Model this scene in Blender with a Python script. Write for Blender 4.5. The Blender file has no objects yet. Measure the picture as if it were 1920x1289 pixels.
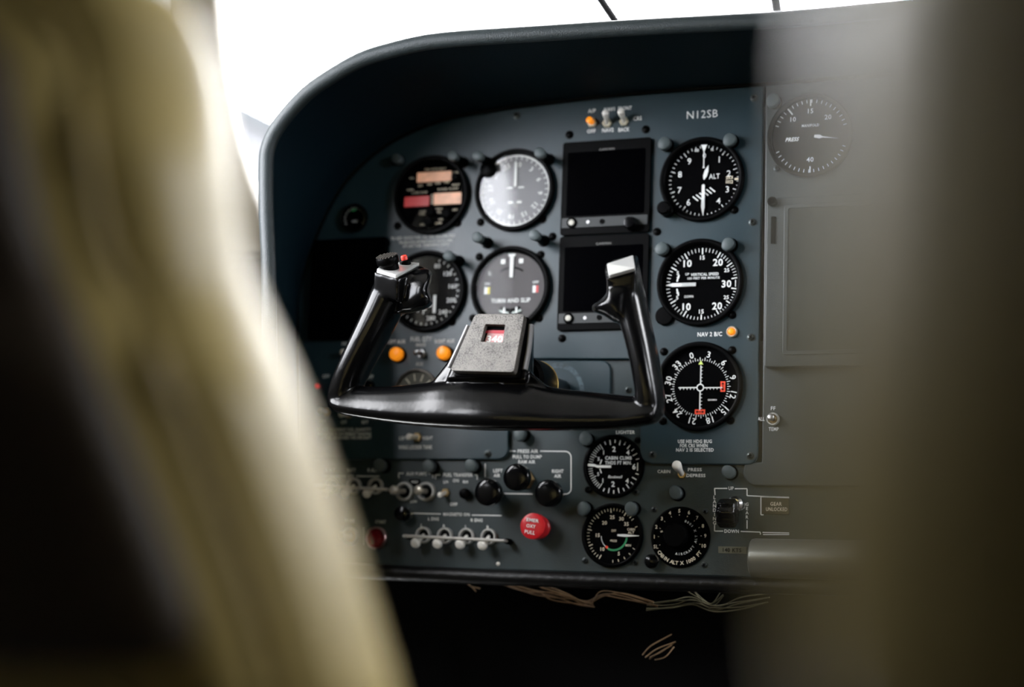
import bpy, bmesh, math, random
from mathutils import Vector, Matrix, Euler
random.seed(7)
C = bpy.context.scene.collection
SC = bpy.context.scene
R = math.radians

# ------------------------------------------------------------------ camera
FPX = 3336.4
CAM = Vector((0, -1.606, 0))
YAW, PITCH, ROLL = R(21.148), R(8.957), R(-2.1305)
ROT = Matrix.Rotation(YAW, 3, 'Z') @ Matrix.Rotation(PITCH, 3, 'X') @ Matrix.Rotation(ROLL, 3, 'Y')
cd = bpy.data.cameras.new('camera'); cam = bpy.data.objects.new('camera', cd); C.objects.link(cam)
cd.sensor_width = 36; cd.lens = FPX / 1920 * 36; cd.clip_start = 0.01; cd.clip_end = 500
cam.location = CAM
cam.rotation_euler = (ROT @ Matrix.Rotation(R(90), 3, 'X')).to_euler()
SC.camera = cam
cd.dof.use_dof = True; cd.dof.focus_distance = 1.60; cd.dof.aperture_fstop = 2.2; cd.dof.aperture_blades = 0

def pp(u, v, Y=0.0):
    """point of the plane y = Y that stands at photo pixel (u, v)"""
    d = ROT @ Vector(((u - 960) / FPX, 1, -(v - 644.5) / FPX))
    return CAM + d * ((Y - CAM.y) / d.y)
def at_depth(u, v, dep):
    return CAM + (ROT @ Vector(((u - 960) / FPX, 1, -(v - 644.5) / FPX))) * dep
def px(u, v, n=1.0, Y=0.0):
    """size in metres of n pixels at (u, v)"""
    return (pp(u, v - 5, Y) - pp(u, v + 5, Y)).z / 10 * n

# ------------------------------------------------------------------ world, exposure, daylight
vs = SC.view_settings
vs.view_transform = 'Standard'; vs.look = 'None'; vs.gamma = 1; vs.use_curve_mapping = False
vs.exposure = 1.22
W = bpy.data.worlds.new('overcast sky'); SC.world = W; W.use_nodes = True
nt = W.node_tree; nt.nodes.clear()
wo = nt.nodes.new('ShaderNodeOutputWorld'); bg = nt.nodes.new('ShaderNodeBackground')
tc = nt.nodes.new('ShaderNodeTexCoord'); sp = nt.nodes.new('ShaderNodeSeparateXYZ'); cr = nt.nodes.new('ShaderNodeValToRGB')
nt.links.new(tc.outputs['Generated'], sp.inputs[0]); nt.links.new(sp.outputs['Z'], cr.inputs[0])
cr.color_ramp.elements[0].position = 0.0; cr.color_ramp.elements[0].color = (0.80, 0.84, 0.93, 1)
cr.color_ramp.elements[1].position = 0.5; cr.color_ramp.elements[1].color = (0.96, 0.97, 1.0, 1)
nt.links.new(cr.outputs[0], bg.inputs[0]); nt.links.new(bg.outputs[0], wo.inputs[0])
bg.inputs[1].default_value = 12.0

WIN_L = [(-0.68, -0.22, 0.32, 0.72), (-1.08, -0.79, 0.36, 0.77)]     # y0, y1, z0, z1 of the windows in the left wall
WIN_R = [(-0.95, -0.60, 0.40, 0.68)]
XL, XR, ZF, ZC = -1.00, 0.62, -0.62, 0.86
def portal(loc, rot, sx, sy):
    l = bpy.data.lights.new('window_daylight', 'AREA'); l.shape = 'RECTANGLE'; l.size = sx; l.size_y = sy
    l.cycles.is_portal = True
    o = bpy.data.objects.new('window_daylight', l); C.objects.link(o); o.location = loc; o.rotation_euler = rot
for y0, y1, z0, z1 in WIN_L: portal((XL - .02, (y0 + y1) / 2, (z0 + z1) / 2), (0, R(-90), 0), z1 - z0 + .04, y1 - y0 + .04)
for y0, y1, z0, z1 in WIN_R: portal((XR + .02, (y0 + y1) / 2, (z0 + z1) / 2), (0, R(90), 0), z1 - z0 + .04, y1 - y0 + .04)
portal(((XL + XR) / 2, 0.55, 0.62), (R(-118), 0, 0), XR - XL, 1.1)

# ------------------------------------------------------------------ materials
MATS = {}
def mat(name, col, rough=.5, metal=0.0, bump=0.0, bscale=400.0, var=0.0, vscale=30.0, coat=0.0, emit=0.0, spec=.5, vcol=None, sheen=0.0):
    if name in MATS: return MATS[name]
    m = bpy.data.materials.new(name); m.use_nodes = True; MATS[name] = m
    n = m.node_tree; b = n.nodes['Principled BSDF']
    b.inputs['Base Color'].default_value = (*col, 1); b.inputs['Roughness'].default_value = rough; b.inputs['Metallic'].default_value = metal
    b.inputs['Coat Weight'].default_value = coat; b.inputs['Specular IOR Level'].default_value = spec
    if emit: b.inputs['Emission Color'].default_value = (*col, 1); b.inputs['Emission Strength'].default_value = emit
    t = n.nodes.new('ShaderNodeTexCoord')
    if var:
        z = n.nodes.new('ShaderNodeTexNoise'); z.inputs['Scale'].default_value = vscale; z.inputs['Detail'].default_value = 6
        n.links.new(t.outputs['Object'], z.inputs['Vector'])
        mx = n.nodes.new('ShaderNodeMixRGB'); mx.inputs[1].default_value = (*[max(0, c * (1 - var)) for c in col], 1)
        mx.inputs[2].default_value = (*(vcol or [min(1, c * (1 + var)) for c in col]), 1)
        rp = n.nodes.new('ShaderNodeValToRGB'); rp.color_ramp.elements[0].position = .35; rp.color_ramp.elements[1].position = .65
        n.links.new(z.outputs[0], rp.inputs[0]); n.links.new(rp.outputs[0], mx.inputs[0]); n.links.new(mx.outputs[0], b.inputs['Base Color'])
        mr = n.nodes.new('ShaderNodeMapRange'); mr.inputs[3].default_value = max(0, rough - .08); mr.inputs[4].default_value = min(1, rough + .08)
        n.links.new(z.outputs[0], mr.inputs[0]); n.links.new(mr.outputs[0], b.inputs['Roughness'])
    if bump:
        z = n.nodes.new('ShaderNodeTexNoise'); z.inputs['Scale'].default_value = bscale; z.inputs['Detail'].default_value = 3
        n.links.new(t.outputs['Object'], z.inputs['Vector'])
        bp = n.nodes.new('ShaderNodeBump'); bp.inputs['Strength'].default_value = bump; bp.inputs['Distance'].default_value = .001
        n.links.new(z.outputs[0], bp.inputs['Height']); n.links.new(bp.outputs[0], b.inputs['Normal'])
    return m
PAINT = mat('slate grey panel paint', (.014, .034, .043), .33, bump=.15, bscale=900, var=.10, vscale=14, spec=.55)
PAINT2 = mat('grey green lower panel paint', (.018, .032, .035), .38, bump=.2, bscale=800, var=.14, vscale=18, spec=.5)
PAINT3 = mat('grey avionics panel paint', (.034, .042, .040), .45, bump=.15, bscale=800, var=.10, vscale=18)
CAPG = mat('grey post light paint', (.065, .085, .088), .5, bump=.1)
BLK = mat('black plastic', (.001, .001, .0011), .4, spec=.05)
BLKM = mat('matt black', (.001, .001, .0012), .6, spec=.05)
FACE = mat('black dial face', (.001, .001, .0012), .8, spec=.03)
FACEG = mat('grey dial face', (.075, .068, .070), .6)
GLOSS = mat('gloss black plastic', (.002, .002, .0025), .16, spec=.3)
YOKE = mat('moulded black yoke', (.002, .002, .0022), .20, bump=.04, bscale=350, spec=.30)
WHT = mat('white marking paint', (.88, .90, .88), .5)
CREAM = mat('cream marking paint', (.85, .76, .58), .5)
LETT = mat('white engraved lettering', (.88, .90, .88), .5)
CHROME = mat('chrome', (.75, .75, .76), .18, metal=1)
STEEL = mat('brushed steel', (.50, .50, .50), .35, metal=1, bump=.1)
PLATEM = mat('polished plate', (.86, .86, .84), .3, metal=.6, bump=.05)
BRASS = mat('brass nut', (.50, .36, .18), .3, metal=1)
WTOG = mat('white plastic', (.90, .88, .83), .35)
AMBER = mat('amber lens', (.95, .28, .01), .3, emit=.25)
REDP = mat('red plastic', (.62, .012, .02), .35)
REDB = mat('red button', (.85, .05, .03), .4)
REDL = mat('dark red lens', (.20, .004, .008), .15)
REDLCD = mat('red display', (.30, .006, .006), .3, emit=.25)
PEACH = mat('pale orange display', (.70, .36, .22), .3, emit=.15, var=.25, vscale=60)
SCREEN = mat('dark screen', (.0006, .0006, .001), .12, spec=.03)
ORANGE = mat('orange flag', (.95, .07, .02), .5)
YELG = mat('yellow green pointer', (.70, .85, .20), .5)
GREEN = mat('green arc', (.03, .32, .12), .5)
GRIME = mat('scuffed paint', (.05, .08, .095), .6, var=.5, vscale=250)
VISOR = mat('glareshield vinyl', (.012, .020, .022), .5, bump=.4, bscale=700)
VISORIN = mat('shaded underside vinyl', (.001, .008, .013), .6, bump=.2, bscale=500, spec=.12)  # navy tone of the shade under the hood, put into the colour
TRIMC = mat('cream plastic trim', (.105, .088, .060), .45, bump=.08, bscale=200, var=.05)
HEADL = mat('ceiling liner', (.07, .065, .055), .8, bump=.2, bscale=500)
WALLM = mat('cabin wall lining', (.10, .09, .07), .6, bump=.2, bscale=300)
CARPET = mat('dark carpet', (.012, .010, .008), .95, bump=.6, bscale=600, var=.3, vscale=200)
LEATH = mat('beige leather', (.34, .265, .095), .42, spec=.45, bump=.25, bscale=220, var=.08, vscale=12)
LEATHB = mat('shaded seat rear', (.035, .024, .013), .6, bump=.2, bscale=200)  # dark colour stands in for the shade on the seat rear
WIRE = mat('tan wire', (.17, .10, .045), .6)
WIREW = mat('pale wire', (.12, .11, .06), .6)
PADM = None
def pad_material():
    m = bpy.data.materials.new('worn crackle pad'); m.use_nodes = True; n = m.node_tree; b = n.nodes['Principled BSDF']
    t = n.nodes.new('ShaderNodeTexCoord')
    v = n.nodes.new('ShaderNodeTexVoronoi'); v.feature = 'DISTANCE_TO_EDGE'; v.inputs['Scale'].default_value = 900
    z = n.nodes.new('ShaderNodeTexNoise'); z.inputs['Scale'].default_value = 1400; z.inputs['Detail'].default_value = 5
    z2 = n.nodes.new('ShaderNodeTexNoise'); z2.inputs['Scale'].default_value = 90; z2.inputs['Detail'].default_value = 4
    for k in (v, z, z2): n.links.new(t.outputs['Object'], k.inputs['Vector'])
    r = n.nodes.new('ShaderNodeValToRGB'); r.color_ramp.elements[0].position = .45; r.color_ramp.elements[1].position = .55
    r.color_ramp.elements[0].color = (.02, .018, .014, 1); r.color_ramp.elements[1].color = (.20, .185, .165, 1)
    a = n.nodes.new('ShaderNodeMath'); a.operation = 'ADD'; mu = n.nodes.new('ShaderNodeMath'); mu.operation = 'MULTIPLY'; mu.inputs[1].default_value = .35
    n.links.new(z2.outputs[0], mu.inputs[0]); n.links.new(z.outputs[0], a.inputs[0]); n.links.new(mu.outputs[0], a.inputs[1])
    s = n.nodes.new('ShaderNodeMath'); s.operation = 'SUBTRACT'; s.inputs[1].default_value = .13
    n.links.new(a.outputs[0], s.inputs[0]); n.links.new(s.outputs[0], r.inputs[0]); n.links.new(r.outputs[0], b.inputs['Base Color'])
    b.inputs['Roughness'].default_value = .42
    bp = n.nodes.new('ShaderNodeBump'); bp.inputs['Strength'].default_value = .5; bp.inputs['Distance'].default_value = .0006
    n.links.new(a.outputs[0], bp.inputs['Height']); n.links.new(bp.outputs[0], b.inputs['Normal'])
    return m
PADM = pad_material()
def glass_material(name, ior, tint=(1, 1, 1), rough=.02, extra=0.0, graze=1.0):
    m = bpy.data.materials.new(name); m.use_nodes = True; n = m.node_tree; n.nodes.clear()
    o = n.nodes.new('ShaderNodeOutputMaterial'); t = n.nodes.new('ShaderNodeBsdfTransparent'); t.inputs[0].default_value = (*tint, 1)
    g = n.nodes.new('ShaderNodeBsdfGlossy'); g.inputs['Roughness'].default_value = rough
    lw = n.nodes.new('ShaderNodeLayerWeight'); lw.inputs[0].default_value = .5; f0 = ((ior - 1) / (ior + 1)) ** 2
    f = n.nodes.new('ShaderNodeMath'); f.operation = 'POWER'; f.inputs[1].default_value = 5; n.links.new(lw.outputs['Facing'], f.inputs[0])
    a = n.nodes.new('ShaderNodeMath'); a.operation = 'MULTIPLY_ADD'; a.inputs[1].default_value = (1 - f0) * graze; a.inputs[2].default_value = f0 + extra; a.use_clamp = True
    mx = n.nodes.new('ShaderNodeMixShader')
    n.links.new(f.outputs[0], a.inputs[0]); n.links.new(a.outputs[0], mx.inputs[0]); n.links.new(t.outputs[0], mx.inputs[1]); n.links.new(g.outputs[0], mx.inputs[2]); n.links.new(mx.outputs[0], o.inputs[0])
    return m
GLASS = glass_material('dial glass', 1.15)
GLASSR = glass_material('uncoated dial glass', 1.41, rough=.05)
GLASSW = glass_material('window glass', 1.1, graze=.05)

# ------------------------------------------------------------------ mesh helpers
def V(*a): return Vector(a)
def finish(bm, name, m, parent=None, angle=38, loc=None, smooth=True):
    bmesh.ops.recalc_face_normals(bm, faces=bm.faces)
    me = bpy.data.meshes.new(name); bm.to_mesh(me); bm.free()
    if smooth and len(me.polygons):
        me.polygons.foreach_set('use_smooth', [True] * len(me.polygons)); me.set_sharp_from_angle(angle=R(angle))
    me.materials.append(m)
    o = bpy.data.objects.new(name, me); C.objects.link(o)
    if parent: o.parent = parent
    if loc is not None: o.location = loc
    return o
def thing(name, label, cat, loc=(0, 0, 0), group=None):
    o = bpy.data.objects.new(name, None); o.empty_display_size = .01; C.objects.link(o); o.location = loc
    return tag(o, label, cat, group)
def tag(o, label=None, cat=None, group=None, kind=None):
    if label: o['label'] = label
    if cat: o['category'] = cat
    if group: o['group'] = group
    if kind: o['kind'] = kind
    return o
def lathe(bm, prof, c=(0, 0, 0), n=40, axis=None):
    """prof: (radius, height); height grows toward the cabin (-Y) unless an axis is given"""
    c = Vector(c); ax = Vector(axis).normalized() if axis else V(0, -1, 0)
    q = V(0, 0, 1).rotation_difference(ax); rings = []
    for r, h in prof:
        if r < 1e-6: rings.append([bm.verts.new(c + ax * h)])
        else: rings.append([bm.verts.new(c + q @ V(r * math.cos(2 * math.pi * k / n), r * math.sin(2 * math.pi * k / n), h)) for k in range(n)])
    for a, b in zip(rings, rings[1:]):
        for k in range(n):
            k2 = (k + 1) % n
            if len(a) == 1 and len(b) == 1: break
            if len(a) == 1: bm.faces.new((a[0], b[k], b[k2]))
            elif len(b) == 1: bm.faces.new((a[k], a[k2], b[0]))
            else: bm.faces.new((a[k], a[k2], b[k2], b[k]))
def disc(bm, r, h, c=(0, 0), n=48): lathe(bm, [(0, h), (r, h)], (c[0], 0, c[1]), n)
def rrect(x0, z0, x1, z1, r, n=5):
    r = min(r, (x1 - x0) / 2.001, (z1 - z0) / 2.001); out = []
    for cx, cz, a0 in ((x1 - r, z1 - r, 0), (x0 + r, z1 - r, 90), (x0 + r, z0 + r, 180), (x1 - r, z0 + r, 270)):
        for k in range(n + 1):
            a = R(a0 + 90 * k / n); out.append((cx + r * math.cos(a), cz + r * math.sin(a)))
    return out
def prism(bm, pts, y0, y1, holes=()):
    """polygon in XZ, from y0 (front, cabin side) back to y1, with holes"""
    loops = []
    for lp in [pts] + list(holes):
        f = [bm.verts.new((p[0], y0, p[1])) for p in lp]; b = [bm.verts.new((p[0], y1, p[1])) for p in lp]; loops.append((f, b))
    for f, b in loops:
        n = len(f)
        for k in range(n): bm.faces.new((f[k], f[(k + 1) % n], b[(k + 1) % n], b[k]))
    if not holes:
        bm.faces.new(loops[0][0]); bm.faces.new(loops[0][1][::-1])
    else:
        for i in (0, 1):
            es = [e for lp in loops for k in range(len(lp[i])) for e in [bm.edges.get((lp[i][k], lp[i][(k + 1) % len(lp[i])]))]]
            bmesh.ops.triangle_fill(bm, edges=es, use_beauty=True, normal=(0, -1, 0))
def flat(bm, pts, h):
    bm.faces.new([bm.verts.new((p[0], -h, p[1])) for p in pts])
def bar2(bm, x0, z0, x1, z1, w, h, t=.00025):
    d = V(x1 - x0, z1 - z0, 0); L = d.length
    if L < 1e-9: return
    n = V(-d.y, d.x, 0) / L * w / 2
    prism(bm, [(x0 + n.x, z0 + n.y), (x0 - n.x, z0 - n.y), (x1 - n.x, z1 - n.y), (x1 + n.x, z1 + n.y)], -h - t, -h)
def sweep(bm, pts, rad, n=12, sec=None, cap=True):
    """tube through points; rad number or list of (ra, rb)"""
    pts = [Vector(p) for p in pts]; m = len(pts); rings = []
    t0 = (pts[1] - pts[0]).normalized(); up = V(0, 0, 1) if abs(t0.z) < .9 else V(0, 1, 0)
    nn = (up - t0 * up.dot(t0)).normalized()
    for i in range(m):
        t = (pts[min(i + 1, m - 1)] - pts[max(i - 1, 0)]).normalized()
        nn = (nn - t * nn.dot(t)).normalized(); bb = t.cross(nn)
        r = rad[i] if isinstance(rad, list) else rad
        ra, rb = r if isinstance(r, (list, tuple)) else (r, r)
        rings.append([bm.verts.new(pts[i] + nn * ra * math.cos(2 * math.pi * k / n) + bb * rb * math.sin(2 * math.pi * k / n)) for k in range(n)])
    for a, b in zip(rings, rings[1:]):
        for k in range(n): bm.faces.new((a[k], a[(k + 1) % n], b[(k + 1) % n], b[k]))
    if cap: bm.faces.new(rings[0][::-1]); bm.faces.new(rings[-1])
def catmull(pts, per=6):
    P = [Vector(p) for p in pts]; P = [P[0] * 2 - P[1]] + P + [P[-1] * 2 - P[-2]]; out = []
    for i in range(1, len(P) - 2):
        for k in range(per):
            t = k / per; a, b, c, d = P[i - 1], P[i], P[i + 1], P[i + 2]
            out.append(.5 * ((2 * b) + (c - a) * t + (2 * a - 5 * b + 4 * c - d) * t * t + (3 * b - a - 3 * c + d) * t ** 3))
    return out + [P[-2]]
def bevel(o, w, seg=2, angle=40):
    b = o.modifiers.new('bevel', 'BEVEL'); b.width = w; b.segments = seg; b.limit_method = 'ANGLE'; b.angle_limit = R(angle); b.harden_normals = False
    return o
FONT = {}
def glyphs(body, bold):
    k = (body, bold)
    if k not in FONT:
        cu = bpy.data.curves.new('writing', 'FONT'); cu.body = body; cu.size = 1.38; cu.align_x = 'CENTER'; cu.offset = bold; cu.resolution_u = 2
        cu.space_character = 1.08
        o = bpy.data.objects.new('writing', cu); me = bpy.data.meshes.new_from_object(o)
        vs_ = [v.co.copy() for v in me.vertices]; fs = [tuple(p.vertices) for p in me.polygons]
        bpy.data.objects.remove(o); bpy.data.meshes.remove(me)
        FONT[k] = (vs_, fs)
    return FONT[k]
def write(bm, body, x, z, size, h, rot=0.0, bold=.02, wide=1.0, width=None, shear=0.0):
    """size: capital height; centred on (x, z); rot clockwise degrees; width: total width wanted"""
    vs_, fs = glyphs(body, bold)
    if not vs_: return
    if width:
        w = max(v.x for v in vs_) - min(v.x for v in vs_); wide = width / (w * size)
    ca, sa = math.cos(R(-rot)), math.sin(R(-rot)); nv = []
    mid = (max(v.x for v in vs_) + min(v.x for v in vs_)) / 2
    for v in vs_:
        a, b = (v.x - mid) * size * wide, (v.y - .5) * size
        a += b * shear
        nv.append(bm.verts.new((x + a * ca - b * sa, -h, z + a * sa + b * ca)))
    for f in fs:
        try: bm.faces.new([nv[i] for i in f])
        except ValueError: pass
def lettering(parent, items, h=0.0004, m=None, Y=0.0, name='lettering', bold=.02):
    """items: (text, u, v, height px, width px or None[, rot]) written on the plane y = Y; parent stands unmoved at the origin"""
    for it in items:
        t, u, v, hp = it[:4]; wd = it[4] if len(it) > 4 else None; rot = it[5] if len(it) > 5 else 0
        p = pp(u, v, Y); s = px(u, v, 1, Y); bm = bmesh.new()
        write(bm, t, 0, 0, hp * s, h, rot, bold, width=wd * s * .99 if wd else None)
        finish(bm, name, m or LETT, parent, smooth=False, loc=(p.x, Y, p.z))
def lines(parent, segs, w=.0007, h=.0004, m=None, Y=0.0, name='marking_line'):
    for seg in segs:
        bm = bmesh.new(); q = [pp(a, b, Y) for a, b in seg]
        for a, b in zip(q, q[1:]): bar2(bm, a.x, a.z, b.x, b.z, w, h - Y, .0001)
        finish(bm, name, m or LETT, parent, smooth=False)

# ------------------------------------------------------------------ the cabin shell
def wall(name, x, sgn, wins):
    """flat wall in YZ with rounded window openings"""
    bm = bmesh.new()
    outer = [(-3.4, ZF), (0.10, ZF), (0.10, 0.16), (0.02, 0.30), (-0.04, .50), (-.07, ZC), (-3.4, ZC)]
    holes = [rrect(y0, z0, y1, z1, .10, 8)[::-1] for y0, y1, z0, z1 in wins]
    prism(bm, outer, 0, .05, holes)
    for v in bm.verts:
        y, t, z = v.co.x, v.co.y, v.co.z
        v.co = (x + sgn * t, y, z)
    o = finish(bm, name, WALLM, angle=50); bevel(o, .012, 3)
    return tag(o, kind='structure')
wall('wall_left', XL, -1, WIN_L); wall('wall_right', XR, 1, WIN_R)
def box(bm, a, b):
    bmesh.ops.create_cube(bm, size=1, matrix=Matrix.Translation((Vector(a) + Vector(b)) / 2) @ Matrix.Diagonal((*(Vector(b) - Vector(a)), 1)))
def struct_box(name, a, b, m):
    bm = bmesh.new(); box(bm, a, b); return tag(finish(bm, name, m, smooth=False), kind='structure')
struct_box('floor', (XL - .05, -3.45, ZF - .05), (XR + .05, 1.2, ZF), CARPET)
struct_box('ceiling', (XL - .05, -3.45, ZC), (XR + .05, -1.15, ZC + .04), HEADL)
struct_box('ceiling_front', (XL - .05, -1.15, ZC), (XR + .05, .02, ZC + .04), mat('pale headliner', (.42, .41, .38), .8, bump=.2, bscale=500))  # unseen; front part kept pale to bounce light down onto the panel
struct_box('wall_rear', (XL - .05, -3.45, ZF), (XR + .05, -3.40, ZC), HEADL)
struct_box('wall_front', (-.86, .10, ZF), (XR + .05, .13, .56), BLKM)
struct_box('unseen_deck', (-.86, .10, .16), (XR + .05, .75, .19), BLKM)  # unseen deck, added to keep windshield light out of the footwell
nw = 0
for wins, x, side in ((WIN_L, XL - .025, 'left'), (WIN_R, XR + .025, 'right')):
    for y0, y1, z0, z1 in wins:
        nw += 1; bm = bmesh.new(); pts = rrect(y0 - .004, z0 - .004, y1 + .004, z1 + .004, .12, 8); prism(bm, pts, -.002, .002)
        for v in bm.verts: v.co = (x + v.co.y, v.co.x, v.co.z)
        tag(finish(bm, 'window_%d' % nw, GLASSW), kind='structure')
# windshield: curved glass from the cowl up to the front edge of the ceiling, with two thin posts
def ws(s, t):      # s 0..1 left to right, t 0..1 bottom to top
    x = XL + .03 + (XR - XL - .06) * s; bow = 1 - (2 * s - 1) ** 4
    return V(x, .12 + .52 * bow * (1 - t) - .08 * t, .20 + .58 * t)
bm = bmesh.new(); NS = 28; g = [[bm.verts.new(ws(i / NS, j / 8)) for i in range(NS + 1)] for j in range(9)]
for j in range(8):
    for i in range(NS): bm.faces.new((g[j][i], g[j][i + 1], g[j + 1][i + 1], g[j + 1][i]))
tag(finish(bm, 'window_%d' % (nw + 1), GLASSW), kind='structure')
def post(name, a, b, r, m=BLK):
    bm = bmesh.new(); sweep(bm, [a, (Vector(a) + Vector(b)) / 2, b], r, 10); return tag(finish(bm, name, m), kind='structure')
post('trim_1', pp(1158, 46, .40), pp(1100, -40, .36), (.0080, .0080))
post('trim_2', pp(1459, 30, .40), pp(1449, -40, .36), (.0080, .0080))
# cream windshield surround on the pilot's side
bm = bmesh.new()
edge = [(404, -60), (405, 0), (412, 80), (422, 150), (436, 225), (452, 290), (470, 345), (488, 392), (497, 440), (501, 472)]
ring = []
for u, v in edge:
    p = pp(u, v, 0.0)
    ring.append([p + V(-.006, .03, 0), p + V(0, .006, 0), p + V(-.006, -.001, 0), p + V(-.035, -.016, 0), p + V(-.08, -.030, 0), p + V(-.3, -.05, 0), p + V(-.3, .03, 0)])
g = [[bm.verts.new(q) for q in r_] for r_ in ring]
for a, b in zip(g, g[1:]):
    for k in range(len(a)): bm.faces.new((a[k], a[(k + 1) % len(a)], b[(k + 1) % len(a)], b[k]))
o = tag(finish(bm, 'trim_3', TRIMC, angle=70), kind='structure')
bm = bmesh.new(); prism(bm, [(pp(u, v, .03).x, pp(u, v, .03).z) for u, v in ((250, 474), (520, 455), (600, 900), (250, 900))], .032, .045)
tag(finish(bm, 'trim_5', BLKM, smooth=False), kind='structure')
# outside: apron and a pale hangar
bm = bmesh.new(); box(bm, (-120, -60, -1.6), (120, 160, -1.5))
tag(finish(bm, 'apron', mat('concrete', (.30, .30, .29), .9, var=.1, vscale=1), smooth=False), kind='structure')
h = thing('hangar', 'pale grey hangar with a low sloping roof, far outside left of the glareshield', 'building', (-24.5, 30.0, -1.5))
bm = bmesh.new(); prism(bm, [(-9, 0), (9, 0), (9, 10.9), (0, 14.8), (-9, 10.9)], -.5, 18)
finish(bm, 'wall', mat('hangar wall', (.048, .048, .050), .8), h, smooth=False)
bm = bmesh.new(); prism(bm, [(-9.6, 10.65), (0, 14.8), (9.6, 10.65), (9.6, 10.95), (0, 15.1), (-9.6, 10.95)], -.9, 18.4)
finish(bm, 'roof', mat('hangar roof', (.018, .022, .024), .7), h, smooth=False)
h.rotation_euler = (0, 0, R(30))

# ------------------------------------------------------------------ panels
BY = 0.005            # front of the lower (base) panel; the raised boards have their front at y = 0
def P2(l, Y=0.0): return [(pp(u, v, Y).x, pp(u, v, Y).z) for u, v in l]
lower = tag(None or (lambda bm: (prism(bm, P2([(520, 640), (1440, 640), (1440, 905), (1700, 905), (1700, 1092), (520, 1056)], BY), BY, BY + .004), finish(bm, 'lower_panel', PAINT2, smooth=False))[1])(bmesh.new()),
            'dark grey green lower instrument panel behind switch rows and cabin pressure gauges', 'instrument panel')
bevel(lower, .001)
def corner(cx, cy, r, a0, a1, n=6):
    return [(cx + r * math.cos(R(a0 + (a1 - a0) * k / n)), cy + r * math.sin(R(a0 + (a1 - a0) * k / n))) for k in range(n + 1)]
top_arc = [(560, 560), (580, 480), (612, 400), (652, 335), (689, 300), (741, 264), (792, 240), (861, 219), (930, 206), (1033, 192), (1140, 180), (1240, 171), (1432, 158)]
right_e = [(1429, 330), (1425, 560)] + corner(1401, 852, 20, 0, 90)
bot_r = corner(1224, 846, 24, 90, 180) + [(1203, 700), (1204, 674)]
bot_l = [(1000, 673), (953, 672)] + corner(932, 841, 21, 0, 90) + [(560, 862)]
bm = bmesh.new(); prism(bm, P2(top_arc + right_e + bot_r + bot_l), 0, BY - .0003)
board = bevel(tag(finish(bm, 'instrument_board', PAINT, smooth=False), 'raised slate grey instrument board holding the pilot flight gauges', 'instrument panel'), .0012, 2)
bm = bmesh.new(); prism(bm, P2([(1436, 158), (1760, 130), (1760, 914)] + corner(1418, 886, 25, 90, 180) + [(1396, 867), (1428, 867)]), .001, BY - .0003)
board2 = bevel(tag(finish(bm, 'instrument_board', PAINT3, smooth=False), 'grey centre avionics board right of the pilot flight gauges', 'instrument panel'), .0012, 2)
bm = bmesh.new(); prism(bm, P2(corner(1127, 694, 18, -90, 0) + [(1144, 800), (960, 800), (960, 676)], .002), .002, BY)
cover = bevel(tag(finish(bm, 'shaft_cover_plate', PAINT, smooth=False), 'rounded grey plate around the control yoke shaft hole', 'plate'), .0012, 2)
# wiped arc on the cover plate
bm = bmesh.new(); c = pp(1043, 736, .002); r_ = px(1043, 736, 52)
lathe(bm, [(r_ - .003, .0), (r_ - .003, .0002), (r_ + .0015, .0002), (r_ + .0015, 0)], (c.x, .002, c.z), 60); finish(bm, 'scuff_ring', GRIME, cover)
# rolled edge under the panel
bm = bmesh.new()
sweep(bm, [pp(u, v, -.004) for u, v in ((520, 1064), (700, 1073), (900, 1082), (1100, 1089), (1300, 1095), (1440, 1099), (1700, 1106))], (.0075, .008), 14)
tag(finish(bm, 'rolled_edge', mat('black vinyl edging', (.003, .003, .003), .42, bump=.9, bscale=120, spec=.3)), 'glossy black vinyl roll running along the bottom edge of the panel', 'edging')

def screw(parent, u, v, r=6.5, phil=True, m=None, Y=0.0):
    s = px(u, v, 1, Y); bm = bmesh.new(); p = pp(u, v, Y); r = r * s
    lathe(bm, [(r * 1.25, 0), (r * 1.25, .0004), (r, .0005), (r * .9, .0016), (r * .5, .0022), (0, .0024)], n=20)
    o = finish(bm, 'screw', m or STEEL, parent, loc=(p.x, Y, p.z))
    if phil:
        bm = bmesh.new(); a = random.uniform(0, 90)
        for k in (0, 90):
            ca, sa = math.cos(R(a + k)) * r * .62, math.sin(R(a + k)) * r * .62; bar2(bm, -ca, -sa, ca, sa, r * .3, .0021, .0006)
        finish(bm, 'cross_slot', BLKM, o, smooth=False)
    return o
SCRD = mat('dark painted screw', (.05, .06, .06), .35, metal=.6)
SCRB = mat('black oxide screw', (.001, .001, .001), .4, spec=.06)
for u, v in ((1414, 184), (1411, 417), (1408, 633), (1407, 855), (1224, 853), (915, 852), (969, 217)): screw(board, u, v, 6, m=SCRD)
for u, v in ((746, 424), (858, 419), (725, 456), (901.5, 417), (1017.5, 411.5), (1036, 444), (899, 482), (1014, 478), (1011, 597), (848, 604), (887, 597),
             (1068, 253), (1211, 243), (1232, 435), (1054, 635), (1377, 394), (1373, 591), (1245, 660), (1373, 657), (1370, 789), (742, 303), (1243, 790)):
    screw(board, u, v, 6.2, phil=False, m=SCRB)
for u, v in ((1194, 924), (1227, 956), (1323, 960), (1097, 1052), (1191, 1055), (1321, 1060), (1178, 732)): screw(lower, u, v, 5.2, m=SCRD, Y=BY)
for u, v in ((1196, 826),): screw(lower, u, v, 5, phil=False, m=SCRB, Y=BY)
screw(lower, 934, 1058, 3, phil=False, m=WTOG, Y=BY)
for u, v in ((1457, 316), (1442, 668)): screw(board2, u, v, 5.5 if v < 400 else 3, m=SCRD)

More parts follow.
